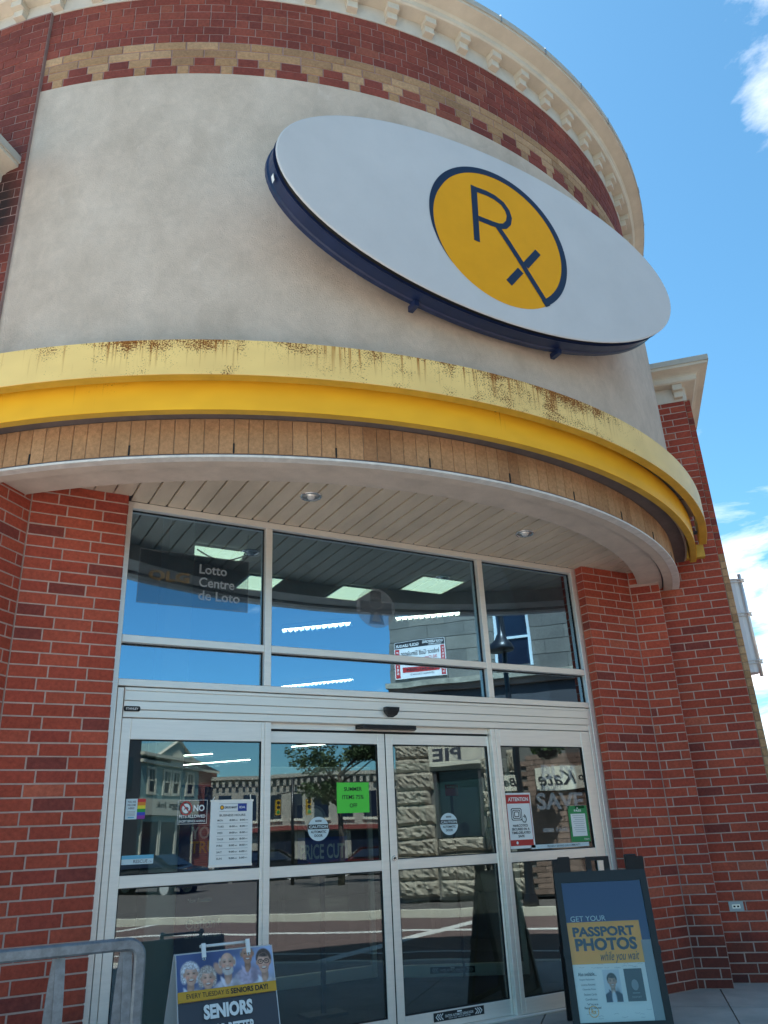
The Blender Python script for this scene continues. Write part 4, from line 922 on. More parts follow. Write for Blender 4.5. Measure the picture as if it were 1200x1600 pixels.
D.ring('circle', 'film', 0, 0, .205, .19, .008); D.ell('disc', 'film', 0, 0, .197, .182); D.poly('cross', 'filmdark', [(-.055,.165),(.06,.165),(.06,.06),(.17,.06),(.17,-.05),(.06,-.05),(.085,-.155),(-.08,-.155),(-.055,-.05),(-.165,-.05),(-.165,.06),(-.055,.06)], 2)
D.ring('cup', 'film', .0, .045, .075, .06, .010, 3); D.stroke('cup', 'film', [(-.06,.07),(-.03,.12),(.01,.135)], .008, 3); D.poly('cup', 'film', [(-.05,-.13),(.05,-.13),(.02,-.04),(-.02,-.04)], 3); D.done()
t, D = on_glass('lottery_decal', 'dark translucent lottery sign with a thin pale border on the upper window glass', .155, 3.26, .0605, cat='decal')
D.rect('sheet', 'filmdark', 0, 0, .935, .46, 1)
for r_ in ((0,0,.935,.006),(0,.454,.935,.46),(0,.006,.006,.454),(.929,.006,.935,.454)): D.rect('border', 'film', *r_, l=2)
D.text('filmpale', 'Lotto', .50, .30, .74, .385, 2, .02); D.text('filmpale', 'Centre', .50, .185, .81, .27, 2, .02); D.text('filmpale', 'de Loto', .50, .07, .86, .155, 2, .02)
D.text('gold', 'OLG', .08, .20, .42, .28, 2, .0, name='faint_lettering'); D.parts.pop(('faint_lettering', 'gold')); M['filmgold'] = film('amber_film', (.30, .17, .04), .35); D.text('filmgold', 'OLG', .08, .20, .42, .29, 2, .04); D.done()
t, D = flat_thing('maker_badge', 'small black maker badge on the door header above the side panel', 'badge', (.116, -.0065, 2.392), (0,-1,0))
D.rect('plate', 'ink', .006, 0, .110, .038, 1, .003); D.ell('plate', 'ink', .008, .019, .012, .019, 1); D.ell('plate', 'ink', .108, .019, .012, .019, 1); D.text('white', 'STANLEY', .012, .011, .104, .027, 3, .02); D.done()

# ================================================================== PAVEMENT SIGNS AND RACK
# black passport-photo board
WD = Vector((.84, -.54, 0)).normalized(); A0 = Vector((3.63, -.47, 1.198))+WD*.02; KB = 1.03; NH = Vector((WD.y, -WD.x, 0)); DN = (NH*.2+Vector((0,0,-1.2))).normalized(); NF = WD.cross(DN)
if NF.dot(NH) < 0: NF = -NF
t = thing('sandwich_board', 'black plastic sandwich board advertising passport photos', 'sandwich board', tuple(A0+WD*.376-Vector((0,0,1.198))))
FR = Frame(A0, NF, -DN, KB)
def board_part(name, rects, m, fr, d0, d1, parent):
    mb = MB()
    for u0, v0, u1, v1 in rects:
        vs = [fr(u, v, d) for d in (d0, d1) for u, v in ((u0,v0),(u1,v0),(u1,v1),(u0,v1))]
        mb.add(vs, [(4,5,6,7),(0,1,5,4),(1,2,6,5),(2,3,7,6),(3,0,4,7),(3,2,1,0)])
    return part(name, mb, M[m], parent)
HT = 1.178
def a_panel(fr, nm):
    p_ = board_part(nm, [(0,-HT,.05,.0),(.685,-HT,.735,.0),(.0501,-.175,.6849,-.098),(.0501,-HT,.6849,-1.132),(.0501,-.0975,.138,.012),(.594,-.0975,.6849,.018)], 'black', fr, -.045, .0, t)
    board_part('handle', [(.278,-.0975,.316,.012),(.425,-.0975,.463,.012),(.3165,-.014,.4245,.012)], 'black', fr, -.035, -.005, p_)
    board_part('latch', [(-.006,-.70,.0495,-.645)], 'black', fr, -.02, .006, p_); board_part('latch', [(.6855,-.70,.741,-.645)], 'black', fr, -.02, .006, p_)
    return p_
fp_ = a_panel(FR, 'front_frame')
DNb = (-NH*.2+Vector((0,0,-1.2))).normalized(); NB = Vector((-NF.x, -NF.y, NF.z))
FB = Frame(A0+WD*.735*KB-NH*.012, NB, -DNb, KB); a_panel(FB, 'rear_frame')
board_part('rear_insert', [(.0505,-1.1315,.6845,-.1755)], 'charcoal', FB, -.03, -.015, t)
D = Flat(FR, t, -.022)
D.rect('poster', 'banner', .0505, -1.1315, .6845, -.1755, 0, .008)
D.rect('poster_orange', 'gold', .0505, -.752, .617, -.463, 1); D.rect('poster_paper', 'paper', .0505, -1.1315, .606, -.7525, 1)
D.rect('poster_edge', 'greyprint', .608, -1.1315, .684, -.60, 1)
D.text('papercool', 'GET YOUR', .087, -.462+.004, .363, -.420, 2, .0); D.text('navy_print', 'PASSPORT', .090, -.566, .570, -.497, 2, .04); D.text('navy_print', 'PHOTOS', .097, -.664, .573, -.576, 2, .045)
D.text('ink', 'while you wait', .265, -.752, .562, -.672, 2, .0, slant=.25)
D.text('ink', 'Also available...', .085, -.83, .225, -.806, 2, .015)
for i, b_ in enumerate(('Passport Replacement', 'Licence Renewal', 'Citizenship Photos', 'Student Cards', 'Certificates', 'Visas')): D.text('greyink', b_, .092+.006*i, -.862-.032*i, .205, -.848-.032*i, 2, .01)
D.text('ink', 'Ready in minutes!', .10, -1.05, .225, -1.03, 2, .015)
D.rect('photo_card', 'white', .268, -1.010, .402, -.790, 2)
skin = (.46,.24,.15); M['skin'] = mat('printed_skin', skin, .5); M['skin2'] = mat('printed_fair_skin', (.60,.38,.29), .5); M['hairdark'] = mat('printed_dark_hair', (.03,.02,.018), .5); M['hairgrey'] = mat('printed_grey_hair', (.52,.52,.54), .5); M['shirt'] = mat('printed_pale_shirt', (.62,.66,.74), .5); M['photobg'] = mat('printed_blue_backdrop', (.16,.21,.36), .5); M['lips'] = mat('printed_mouth', (.28,.05,.05), .5); M['lav'] = mat('printed_lavender_shirt', (.42,.36,.50), .5)
import numpy as np
def smooth(x): x = np.clip(x, 0, 1); return x*x*(3-2*x)
def vnoise(shape, cell, seed):
    r = np.random.RandomState(seed); h, w_ = shape; g = r.rand(h//cell+3, w_//cell+3); y = np.arange(h)/cell; x = np.arange(w_)/cell
    y0 = y.astype(int); x0 = x.astype(int); fy = smooth(y-y0)[:, None]; fx = smooth(x-x0)[None]
    a = g[y0][:, x0]; b = g[y0][:, x0+1]; c = g[y0+1][:, x0]; d = g[y0+1][:, x0+1]
    return (a*(1-fx)+b*fx)*(1-fy)+(c*(1-fx)+d*fx)*fy
class Print:
    """a printed photograph: soft-edged colour field over a fine grid of the sheet (u right, v up, metres)"""
    def __init__(s, u0, v0, u1, v1, nx, ny):
        s.b = (u0, v0, u1, v1); s.nx, s.ny = nx, ny; s.U, s.V = np.meshgrid(np.linspace(u0, u1, nx), np.linspace(v0, v1, ny)); s.px = (u1-u0)/nx
        s.c = np.zeros((ny, nx, 3))
    def lay(s, col, m):
        m = np.clip(m, 0, 1)[..., None]; col = np.asarray(col, float); s.c = s.c*(1-m)+(col if col.ndim == 3 else col[None, None])*m
    def blob(s, cu, cv, ru, rv, soft=.15, rot=0.):
        x, y = s.U-cu, s.V-cv; c_, s_ = math.cos(rot), math.sin(rot); d = np.hypot((x*c_+y*s_)/ru, (-x*s_+y*c_)/rv); return smooth((1+soft-d)/(2*soft))
    def head(s, cu, cv, r, skin, hair, shirt, style='short', beard=False, specs=False, tilt=0., seed=1):
        sk, hr, sh = (np.array(x) for x in (skin, hair, shirt)); n = vnoise(s.U.shape, 2, seed)[..., None]; n4 = vnoise(s.U.shape, 5, seed+9)[..., None]
        B = lambda a, b, ru, rv, soft=.15, rot=0.: s.blob(cu+a*r, cv+b*r, ru*r, rv*r, soft, rot)
        s.lay(sh*(.72+.5*n4), np.maximum(B(0, -3.3, 2.2, 1.6, .08), B(0, -2.4, 1.5, .75, .2))); s.lay(sh*1.25, B(-.55, -2.0, .2, .65, .4, .5)); s.lay(sh*.6, B(.9, -3.0, .5, 1.4, .8))
        s.lay(sk*.62, B(0, -1.35, .46, .75, .2)); s.lay(sk*.9, B(-.1, -1.9, .3, .4, .5))
        if style == 'full': s.lay(hr*(.55+.9*n), np.maximum(B(0, .30, 1.2, 1.2, .12), np.maximum(B(-.75, -.2, .45, .75, .3), B(.75, -.2, .45, .75, .3))))
        elif style == 'up': s.lay(hr*(.7+.6*n), B(0, .42, 1.02, 1.12, .1))
        elif style == 'bald': s.lay(hr*(.6+.5*n), np.maximum(B(-.85, .05, .2, .5, .4), B(.85, .05, .2, .5, .4)))
        else: s.lay(hr*(.6+.7*n), B(0, .35, .98, 1.02, .12))
        fx = (s.U-cu-tilt*r)/r; fy = (s.V-cv)/r
        shade = (1.02-.34*smooth(np.abs(fx-(-.15))*.95)-.10*smooth(-fy*.7)+.18*np.exp(-((fx+.25)**2+(fy-.45)**2)/.18))[..., None]
        F = np.maximum(B(tilt, .12, .80, .92, .07), B(tilt, -.48, .64, .74, .09)); s.lay(sk*shade*(.95+.1*n), F); s.lay(sk*.75, np.maximum(B(tilt-.86, -.02, .13, .26, .3), B(tilt+.86, -.02, .13, .26, .3)))
        if style in ('full', 'up'): s.lay(hr*(.5+.9*n), F*B(tilt+.1, .98, .95, .42, .3))
        red = sk*np.array([1.25, .85, .8])
        for e in (-1, 1):
            s.lay(red, .55*B(tilt+e*.48, -.32, .24, .2, .7)); s.lay(sk*.5, .75*B(tilt+e*.35, .13, .22, .13, .6)); s.lay((.02,.016,.015), .9*B(tilt+e*.35, .10, .10, .055, .5)); s.lay(hr*.5+sk*.15, .7*B(tilt+e*.38, .34, .24, .05, .6, -e*.15)); s.lay(sk*.6, .6*B(tilt+e*.40, -.48, .05, .22, .6, e*.5))
        s.lay(sk*1.18, .6*B(tilt-.03, -.02, .07, .3, .7)); s.lay(sk*.55, .7*B(tilt+.02, -.31, .17, .05, .7))
        if beard: s.lay((.56,.55,.54), np.clip(B(tilt, -.78, .66, .52, .2)-.8*B(tilt, -.45, .5, .2, .3), 0, 1)*(.6+.5*n[..., 0]))
        s.lay((.24,.06,.05), .95*B(tilt, -.60, .34, .17, .25)*smooth((-.50-fy)*9+.5)); s.lay((.74,.71,.66), .95*B(tilt, -.58, .28, .09, .3)*smooth((-.50-fy)*9+.5))
        if specs:
            for e in (-1, 1): s.lay((.02,.02,.025), np.clip(B(tilt+e*.38, .08, .36, .27, .14)-B(tilt+e*.38, .08, .28, .19, .16), 0, 1)); s.lay((.02,.02,.025), B(tilt, .12, .1, .04, .3))
    def build(s, name, parent, fr, l):
        mb = MB(); nx, ny = s.nx, s.ny; mb.v = [tuple(fr(float(u), float(v), l*LAY)) for u, v in zip(s.U.ravel(), s.V.ravel())]
        mb.f = [(j*nx+i, j*nx+i+1, (j+1)*nx+i+1, (j+1)*nx+i) for j in range(ny-1) for i in range(nx-1)]; mb.mi = [0]*len(mb.f)
        o = part(name, mb, M['printed'], parent); a = o.data.color_attributes.new('print', 'FLOAT_COLOR', 'POINT')
        rgba = np.ones((nx*ny, 4), np.float32); rgba[:, :3] = np.clip(s.c.reshape(-1, 3), 0, .9); a.data.foreach_set('color', rgba.ravel()); return o
mp_ = mat('photo_print', (.5,.5,.5), .45, spec=.3); M['printed'] = mp_; an = N('ShaderNodeAttribute', mp_.node_tree, attribute_name='print'); mp_.node_tree.links.new(an.outputs['Color'], mp_.node_tree.nodes['Principled BSDF'].inputs['Base Color'])
GREYH, DARKH, FAIR, TANSK, BROWN = (.50,.49,.50), (.035,.022,.018), (.66,.41,.31), (.50,.28,.19), (.58,.35,.25)
pp = Print(.272, -1.006, .398, -.794, 46, 78); pp.c[:] = (.66,.67,.70); pp.head(.335, -.872, .037, BROWN, DARKH, (.012,.02,.075), 'up', seed=4); pp.lay((.75,.75,.78), pp.blob(.335, -.985, .017, .05, .3)); pp.build('printed_portrait', t, Frame(FR.o+FR.n*-.022, FR.n, FR.v, FR.k), 2.6)
D.rect('passport_cover', 'charcoal', .434, -1.006, .571, -.792, 2)
D.ell('passport_crest', 'greyprint', .503, -.90, .026, .036, 3); D.rect('passport_crest', 'greyprint', .475, -.955, .531, -.950, 3); D.text('greyprint', 'PASSPORT', .468, -.985, .538, -.972, 3)
D.ring('roundel', 'gold', .165, -1.062, .038, .038, .005, 2); D.text('gold', 'Rx', .147, -1.078, .183, -1.046, 2, .02)
rnd = random.Random(3)
for i in range(26):
    u_, v_ = rnd.uniform(.07,.59), rnd.choice((rnd.uniform(-1.12,-1.05), rnd.uniform(-.785,-.757))); D.stroke('map_line', 'greyprint', [(u_,v_),(u_+rnd.uniform(.01,.03),v_+rnd.uniform(-.008,.008)),(min(.605,u_+rnd.uniform(.03,.05)),v_)], .0016, 2)
D.done()
fl_ = Flat(FR, t, -.010); fl_.rect('cover_sheet', 'clear', .0505, -1.1315, .6845, -.1755, 0); fl_.done()
# white seniors-day board
t = thing('sandwich_board', 'white sandwich board announcing seniors day, standing behind the bicycle rack', 'sandwich board', (.79, -.5, 0))
FS = Frame((.463, -.5, .791), (0,-.86,.32), (0,.32,.86), 1.1177); FSb = Frame((.463+.658, -.46, .791), (0,.86,.32), (0,-.32,.86), 1.1177)
for f_, nm in ((FS, 'front_panel'), (FSb, 'rear_panel')):
    board_part(nm, [(0,-.755,.589,0)], 'signwhite', f_, -.008, 0, t)
D = Flat(FS, t)
D.rect('printed_band', 'orange', .004, -.247, .583, -.1955, 1); D.rect('printed_panel', 'charcoal', .004, -.75, .583, -.2475, 1)
pg = Print(.004, -.1955, .583, -.004, 230, 78); w0 = smooth((pg.U-.25)/.35)[..., None]; nz = vnoise(pg.U.shape, 24, 3)[..., None]; pg.c = np.array([.085,.12,.27])*(1-w0)+np.array([.36,.43,.62])*w0; pg.c = pg.c*(.6+.75*nz)
pg.head(.425, -.036, .042, TANSK, (.3,.3,.31), (.46,.40,.52), 'bald', tilt=.05, seed=21); pg.head(.080, -.110, .046, FAIR, (.60,.60,.64), (.60,.63,.72), 'full', tilt=.12, seed=22); pg.lay(np.array(FAIR)*.8, pg.blob(.245, -.095, .02, .035, .3, .6))
pg.head(.302, -.070, .050, FAIR, (.62,.6,.58), (.62,.60,.68), 'bald', True, seed=23); pg.head(.178, -.140, .045, FAIR, (.46,.40,.36), (.42,.38,.48), 'full', tilt=.08, seed=24); pg.head(.526, -.088, .048, FAIR, (.10,.07,.06), (.62,.64,.72), 'up', specs=True, tilt=-.05, seed=25)
pg.build('printed_photo', t, FS, 2)
# the band covers the foot of the photograph
D.rect('printed_band', 'orange', .004, -.247, .583, -.1955, 12); 
D.text('ink', 'EVERY TUESDAY IS ', .050, -.233, .295, -.209, 13, -.0); D.text('ink', 'SENIORS DAY!', .305, -.235, .530, -.207, 13, .03)
D.text('white', 'SENIORS', .142, -.345, .427, -.272, 13, .05); D.text('white', '55 OR BETTER', .142, -.43, .432, -.372, 13, .035); D.text('white', 'SAVE 15%', .142, -.56, .432, -.46, 13, .04); D.done()
q = MB(); q.tube([FS(.15,.036,-.02), FS(.45,.036,-.02)], .009, 8)
part('handle', q, M['white'], t, smooth=True)
for u_ in (.165, .435):
    q = MB(); q.box(-.012, .012, -.008, .006, -.03, .045); q.v = [tuple(FS(u_+v[0], v[2], -v[1]+.004)) for v in q.v]; part('clip', q, M['white'], t)
    q = MB(); q.tube([FS(u_+.008*math.cos(k*math.pi/5), -.037+.008*math.sin(k*math.pi/5), .006) for k in range(10)], .003, 6, closed=True); part('eyelet', q, M['chrome'], t)
# galvanised bicycle rack, parallel to the doors
t = thing('bike_rack', 'galvanised steel bicycle rack in front of the brick pier and door jamb', 'bike rack', (-.6, -2.0, 0))
xr, zt, rr_ = -.118, 1.018, .055
def rail_square(path, w_, name, parent):
    """square tube with eased edges along a path in the y = const plane"""
    mb = MB(); k = len(path); h = w_/2; c = .009
    prof = [(-h,-h+c),(-h+c,-h),(h-c,-h),(h,-h+c),(h,h-c),(h-c,h),(-h+c,h),(-h,h-c)]
    for i in range(k):
        a = Vector(path[max(0,i-1)]); b = Vector(path[min(k-1,i+1)]); d = (b-a).normalized(); n_ = Vector((-d.z,0,d.x))
        for o, y in prof: mb.v.append(tuple(Vector(path[i])+n_*o+Vector((0,y,0))))
    for i in range(k-1):
        for j in range(8): mb.f.append((i*8+j, i*8+(j+1) % 8, (i+1)*8+(j+1) % 8, (i+1)*8+j)); mb.mi.append(0)
    mb.f += [tuple(range(8)), tuple((k-1)*8+j for j in range(8))[::-1]]; mb.mi += [0, 0]
    return part(name, mb, M['galv'], parent, smooth='angle')
pts = [(-2.6,-2.0,.03),(-2.6,-2.0,zt-rr_)]+[(-2.6+rr_-rr_*math.cos(a*math.pi/12), -2.0, zt-rr_+rr_*math.sin(a*math.pi/12)) for a in range(1,6)]+[(-2.6+rr_,-2.0,zt)]
pts += [(xr-rr_,-2.0,zt)]+[(xr-rr_+rr_*math.sin(a*math.pi/12), -2.0, zt-rr_+rr_*math.cos(a*math.pi/12)) for a in range(1,7)]+[(xr,-2.0,.03)]
rail_square(pts, .052, 'rail', t)
rail_square([(-2.57,-2.0,.20),(xr-.03,-2.0,.20)], .05, 'lower_rail', t)
def flat_bar(x0, bow, parent):
    q = MB(); k = 14; w2, th_ = .021, .005
    for i in range(k+1):
        z = .225+(zt-.029-.225)*i/k; o = bow*math.sin(math.pi*min(1, (1-i/k)*1.0))**.8 if 0 < i < k else 0.
        x = x0+o*.42; y = -2.0-o*.2
        q.v += [(x-w2,y-th_,z),(x+w2,y-th_,z),(x+w2,y+th_,z),(x-w2,y+th_,z)]
    for i in range(k):
        for j in range(4): q.f.append((i*4+j, i*4+(j+1) % 4, (i+1)*4+(j+1) % 4, (i+1)*4+j)); q.mi.append(0)
    part('flat_bar', q, M['galv'], parent)
for x0 in (-.165, -.455, -.745, -1.035, -1.325, -1.615, -1.905, -2.195):
    flat_bar(x0-.010, .03, t); flat_bar(x0-.020, -.042, t)
# ================================================================== FITTINGS ON THE WALLS
nR = Vector((-S2, -S2, 0))
po = Vector((6.095, -.253, .617)); t = thing('wall_outlet', 'small grey weatherproof outlet plate on the brick wall past the black sandwich board', 'outlet', tuple(po)); FO = Frame(po, nR)
q = MB(); 
def fbox(fr_, u0, u1, v0, v1, d0, d1):
    vs = [fr_(u,v,d) for d in (d0,d1) for u,v in ((u0,v0),(u1,v0),(u1,v1),(u0,v1))]; return MB().add(vs, [(4,5,6,7),(0,1,5,4),(1,2,6,5),(2,3,7,6),(3,0,4,7),(3,2,1,0)])
part('plate', fbox(FO, -.068, .068, 0, .088, -.01, .012), M['greymetal'], t); D = Flat(FO, t, .012); D.rect('cover', 'alu', -.038, .026, .036, .062, 1, .001); D.rect('socket', 'ink', -.028, .036, -.008, .052, 2); D.rect('socket', 'ink', .006, .036, .026, .052, 2); D.done()
# projecting light-box on the far side wall
bx = Vector((7.06, -.20, 0)); oe = Vector((S2, -S2, 0)); al = Vector((S2, S2, 0))
t = thing('projecting_sign', 'white projecting light box with steel straps beyond the buff brick edge', 'sign', (7.1, -.25, 3.02))
q = MB()
pr = [(-.30,.0),(.10,.0),(.155,.03),(.165,.10),(.155,.17),(.10,.20),(-.30,.20)]
q.prism([tuple((bx+oe*(a+.02)+al*b)[:2]) for a, b in pr][::-1], 3.03, 4.17); part('light_box', q, M['boxwhite'], t)
q = MB(); pp = bx+oe*.19+al*.02; q.tube([(pp.x,pp.y,2.98),(pp.x,pp.y,4.22)], .020, 10); part('pole', q, M['alu'], t, smooth=True)
for z in (3.13, 3.70, 4.12):
    q = MB()
    for dz in (0, .035): q.tube([tuple((bx+oe*a+al*b)[:2])+(z+dz,) for a, b in ((-.30,-.008),(.12,-.008),(.19,.0),(.235,.02))], .008, 6)
    q.box(pp.x-.03, pp.x+.03, pp.y-.03, pp.y+.03, z+.005, z+.03); part('strap', q, M['alu'], t)
q = MB(); q.box(*sorted(((bx+oe*-.33).x, (bx+oe*-.2).x)), *sorted(((bx+oe*-.33).y+.05, (bx+oe*-.2).y+.05)), 3.3, 3.9); part('bracket', q, M['galv'], t)
# lamp on the brick strip at the left edge
ang = -46.3; lx, ly = pol(RD+.03, ang)
t = thing('wall_lamp', 'cream wall lamp on the upper brick strip above a soot stain', 'wall lamp', (lx, ly, 6.62)); mL = Matrix.Translation((lx, ly, 6.62)) @ Matrix.Rotation(RAD(ang), 4, 'Z')
q = MB(); prof = [(0,.20),(-.14,.19),(-.22,.12),(-.24,.03),(-.22,.0),(0,.0)]
for sx in (-.26, -.22, .20, .24):
    k_ = .8 if abs(sx) > .21 and sx in (-.26, .24) else 1
    q.v += [tuple(mL @ Vector((sx, y*k_, z*k_+.01))) for y, z in prof]
for i in range(3):
    for j in range(6): q.f.append((i*6+j, i*6+(j+1) % 6, (i+1)*6+(j+1) % 6, (i+1)*6+j)); q.mi.append(0)
q.f += [tuple(range(6))[::-1], tuple(18+j for j in range(6))]; q.mi += [0, 0]; part('shade', q, M['cornice'], t)
q = MB(); q.box(-.2, .2, -.2, -.02, -.03, .008); q.v = [tuple(mL @ Vector(v)) for v in q.v]; part('diffuser', q, M['greymetal'], t)
q = MB(); q.box(-.06, .06, -.10, .0, -.22, -.03); q.v = [tuple(mL @ Vector(v)) for v in q.v]; part('backbox', q, M['black'], t)


# ================================================================== ACROSS THE STREET (seen in the glass)
M['block'] = brick_mat('grey_block', [(0, (.19,.18,.155)), (.3, (.22,.205,.175)), (.6, (.17,.16,.14)), (.85, (.25,.23,.19))])
M['blockjoint'] = mat('block_joint', (.15,.145,.13), .95)
M['rock'] = mat('rough_limestone', (.36,.32,.245), .95, .35, 5, .8, 22)
M['rockdark'] = mat('recessed_mortar', (.22,.20,.17), .95, .2, 6)
M['wdark'] = mat('window_dark', (.012,.018,.035), .15)
M['teal'] = mat('teal_siding', (.20,.32,.31), .7, .06, 3)
M['brown'] = brick_mat('brown_brick', [(0, (.22,.15,.115)), (.4, (.25,.17,.13)), (.75, (.19,.13,.10))])
M['leaf'] = mat('leaf_green', (.05,.085,.025), .7, .35, 3); M['bark'] = mat('bark', (.09,.07,.055), .9, .3, 12)
M['ironblack'] = mat('black_iron', (.012,.012,.015), .35); M['sigyellow'] = mat('signal_yellow', (.60,.34,.02), .4); M['awning'] = mat('dull_red_awning', (.22,.045,.035), .7)
M['stonefar'] = mat('weathered_stone', (.36,.33,.27), .9, .2, 2, .3, 8); M['slate'] = mat('slate_roof', (.06,.06,.065), .8)
FG = Frame((11.94,-9.7,0), (-S2,S2,0))
def fb(u0, u1, v0, v1, d0, d1, fr_=FG): return fbox(fr_, u0, u1, v0, v1, d0, d1)
def addb(mb, *a, fr_=FG): 
    o = fbox(fr_, *a); mb.add(o.v, o.f); return mb
ST = thing('stone_shop', 'grey block and rough stone corner shop across the street', 'building', tuple(FG(-3,0,-4)))
q = MB()
for a in ((-8,3.47,5.4,9.6,-8,-.02), (-8,3.47,3.7,5.05,-8,-.05), (2.5,3.47,.05,3.7,-8,-.05), (-8,.42,.05,3.7,-8,-.05), (.42,2.5,.05,1.1,-8,-.05), (.42,1.28,1.1,3.7,-8,-.05), (1.28,2.5,3.1,3.7,-8,-.05)): addb(q, *a)
bod = part('wall', q, M['blockjoint'], ST)
blk = {}
def stone(name, u0, u1, v0, v1, dep, m, parent, rough=0., fr_=FG, jo=.008, seed=0):
    """one dressed or rough-faced stone; rough ones get a broken face"""
    w_, h_ = u1-u0-2*jo, v1-v0-2*jo
    key = (round(w_,2), round(h_,2), round(dep,3), m, rough, seed % 3 if rough else 0)
    if key not in blk:
        mb = MB(); nx, nz = (14, 6) if rough else (1, 1); rnd = random.Random(zlib.crc32(repr(key).encode()))
        for j in range(nz+1):
            for i in range(nx+1):
                e = i in (0, nx) or j in (0, nz); mb.v.append((-w_/2+w_*i/nx, -(rough*rnd.uniform(.3,1) if not e else rough*.1*rnd.random()), -h_/2+h_*j/nz))
        for j in range(nz):
            for i in range(nx): a = j*(nx+1)+i; mb.f.append((a, a+1, a+nx+2, a+nx+1)); mb.mi.append(0)
        b0 = len(mb.v); x, z = w_/2, h_/2; mb.v += [(-x,0,-z),(x,0,-z),(x,0,z),(-x,0,z),(-x,dep,-z),(x,dep,-z),(x,dep,z),(-x,dep,z)]
        mb.f += [(b0,b0+4,b0+5,b0+1),(b0+1,b0+5,b0+6,b0+2),(b0+2,b0+6,b0+7,b0+3),(b0+3,b0+7,b0+4,b0)]; mb.mi += [0]*4
        blk[key] = mb.mesh(name, [M[m]])
    o = bpy.data.objects.new(name, blk[key]); c = fr_((u0+u1)/2, (v0+v1)/2, 0); th = math.atan2(fr_.u.y, fr_.u.x)
    o.matrix_basis = Matrix.Translation(c) @ Matrix.Rotation(th, 4, 'Z'); return put(o, parent)
for r_ in range(11):
    v0 = 5.33+r_*.365; off = (0, .52)[r_ % 2]
    for i in range(-8, 5):
        u0, u1 = i*1.04+off-.16, (i+1)*1.04+off-.16; u0, u1 = max(u0, -8), min(u1, 3.5)
        if v0 < 6.95:      # leave the window free
            if u0 < .62 and u1 > -.32:
                if u0 < -.4: stone('block', u0, -.34, v0, v0+.365, .03, 'block', bod)
                if u1 > .7: stone('block', .64, u1, v0, v0+.365, .03, 'block', bod)
                continue
        if u1-u0 > .1: stone('block', u0, u1, v0, v0+.365, .03, 'block', bod)
wn = part('window', fb(-.26,.56,5.5,6.98,-.12,-.015), M['wdark'], ST)
q = MB(); addb(q,-.34,-.27,5.45,7.0,-.1,.03); addb(q,.57,.64,5.45,7.0,-.1,.03); addb(q,-.265,.565,6.16,6.22,-.1,.02); part('frame', q, M['papercool'], wn)
q = MB(); addb(q,-8,3.6,5.16,5.30,-.1,.22); part('cornice_ledge', q, M['rock'], ST); q = MB(); addb(q,-8,3.55,5.0,5.155,-.1,.13); part('cornice_band', q, M['brown'], ST)
q = MB(); addb(q,-8,3.5,3.72,4.98,-.05,.0); part('fascia', q, M['slate'], ST)
q = MB(); addb(q,1.0,2.55,3.13,3.69,-.05,.05); sf_ = part('sign_fascia', q, M['cream'], ST)
D = Flat(FG, ST, .051); D.text('charcoal', 'PIE', 1.75, 3.25, 2.45, 3.55, 1, .03); D.ring('fascia_oval', 'greyprint', 1.55, 3.40, .40, .2, .015, 1); D.done()
sh = part('shop_window', fb(1.30,2.48,1.42,3.10,-.35,-.25), M['wdark'], ST)
q = MB(); addb(q,1.285,1.36,1.41,3.12,-.28,-.05); addb(q,2.42,2.495,1.41,3.12,-.28,-.05); addb(q,1.365,2.415,3.02,3.12,-.28,-.05); part('frame', q, M['slate'], sh)
k = 0
for u0, u1, v0, v1 in [(2.5,3.5,.12,.5),(2.5,3.5,.5,.92),(2.5,3.5,1.05,1.42),(2.55,3.5,1.42,1.75),(2.5,3.5,1.75,2.2),(2.6,3.5,2.2,2.55),(2.5,3.5,2.55,3.0),(2.55,3.5,3.0,3.35),(2.5,3.5,3.35,3.7),
                       (1.28,2.48,1.10,1.40),(.45,1.1,.12,.5),(1.1,2.46,.12,.5),(1.6,2.46,.5,.92),(.45,1.6,.5,.92),(.82,1.26,1.1,1.6),(.82,1.2,1.6,2.0),(.82,1.26,2.0,2.45),(.82,1.2,2.45,2.9),(.82,1.26,2.9,3.3),(.45,.60,1.1,1.7),(.45,.62,1.7,2.3),(.45,.60,2.3,2.9),(.45,.62,2.9,3.4)]:
    stone('rough_stone', u0, u1, v0, v1, .05, 'rock', bod, .10, seed=k); k += 1
q = MB(); addb(q,.42,3.5,.93,1.04,-.05,.10); part('sill', q, M['rock'], ST)
for r_ in range(26):
    v0 = .1+r_*.12
    for i in range(-20, 1):
        u0 = i*.4+(.2 if r_ % 2 else 0); 
        if -3.2 < u0 < .02: stone('brown_brick', u0, min(u0+.4, .42), v0, v0+.12, .02, 'brown', bod, jo=.006)
t = thing('shop_sign', 'cream script sign board on the brown brick shopfront across the street', 'sign', tuple(FG(-.6,2.4,.1))); part('board', fb(-2.4,-.02,2.38,2.90,-.01,.06), M['cream'], t); D = Flat(FG, t, .061); D.text('ink', 'Kate', -.95, 2.48, -.12, 2.80, 1, .015, slant=.3); D.text('ink', "'s Shop", -1.9, 2.50, -1.05, 2.74, 1, .01, slant=.3); D.done()
t = thing('hanging_shop_sign', 'small cream hanging sign between stone piers across the street', 'sign', tuple(FG(.58,2.4,.2))); part('board', fb(.38,.78,2.40,2.80,.06,.10), M['cream'], t); D = Flat(FG, t, .101); D.text('ink', 'Be', .45, 2.50, .72, 2.70, 1, .03, slant=.2); D.done(); part('bracket', fb(.36,.80,2.81,2.85,.0,.12), M['ironblack'], t)
t = thing('golf_sign', 'white and red indoor golf simulator banner on the grey block wall', 'sign', tuple(FG(2.6,5.4,.05))); part('board', fb(1.95,3.34,5.43,6.40,.0,.04), M['white'], t); D = Flat(FG, t, .041)
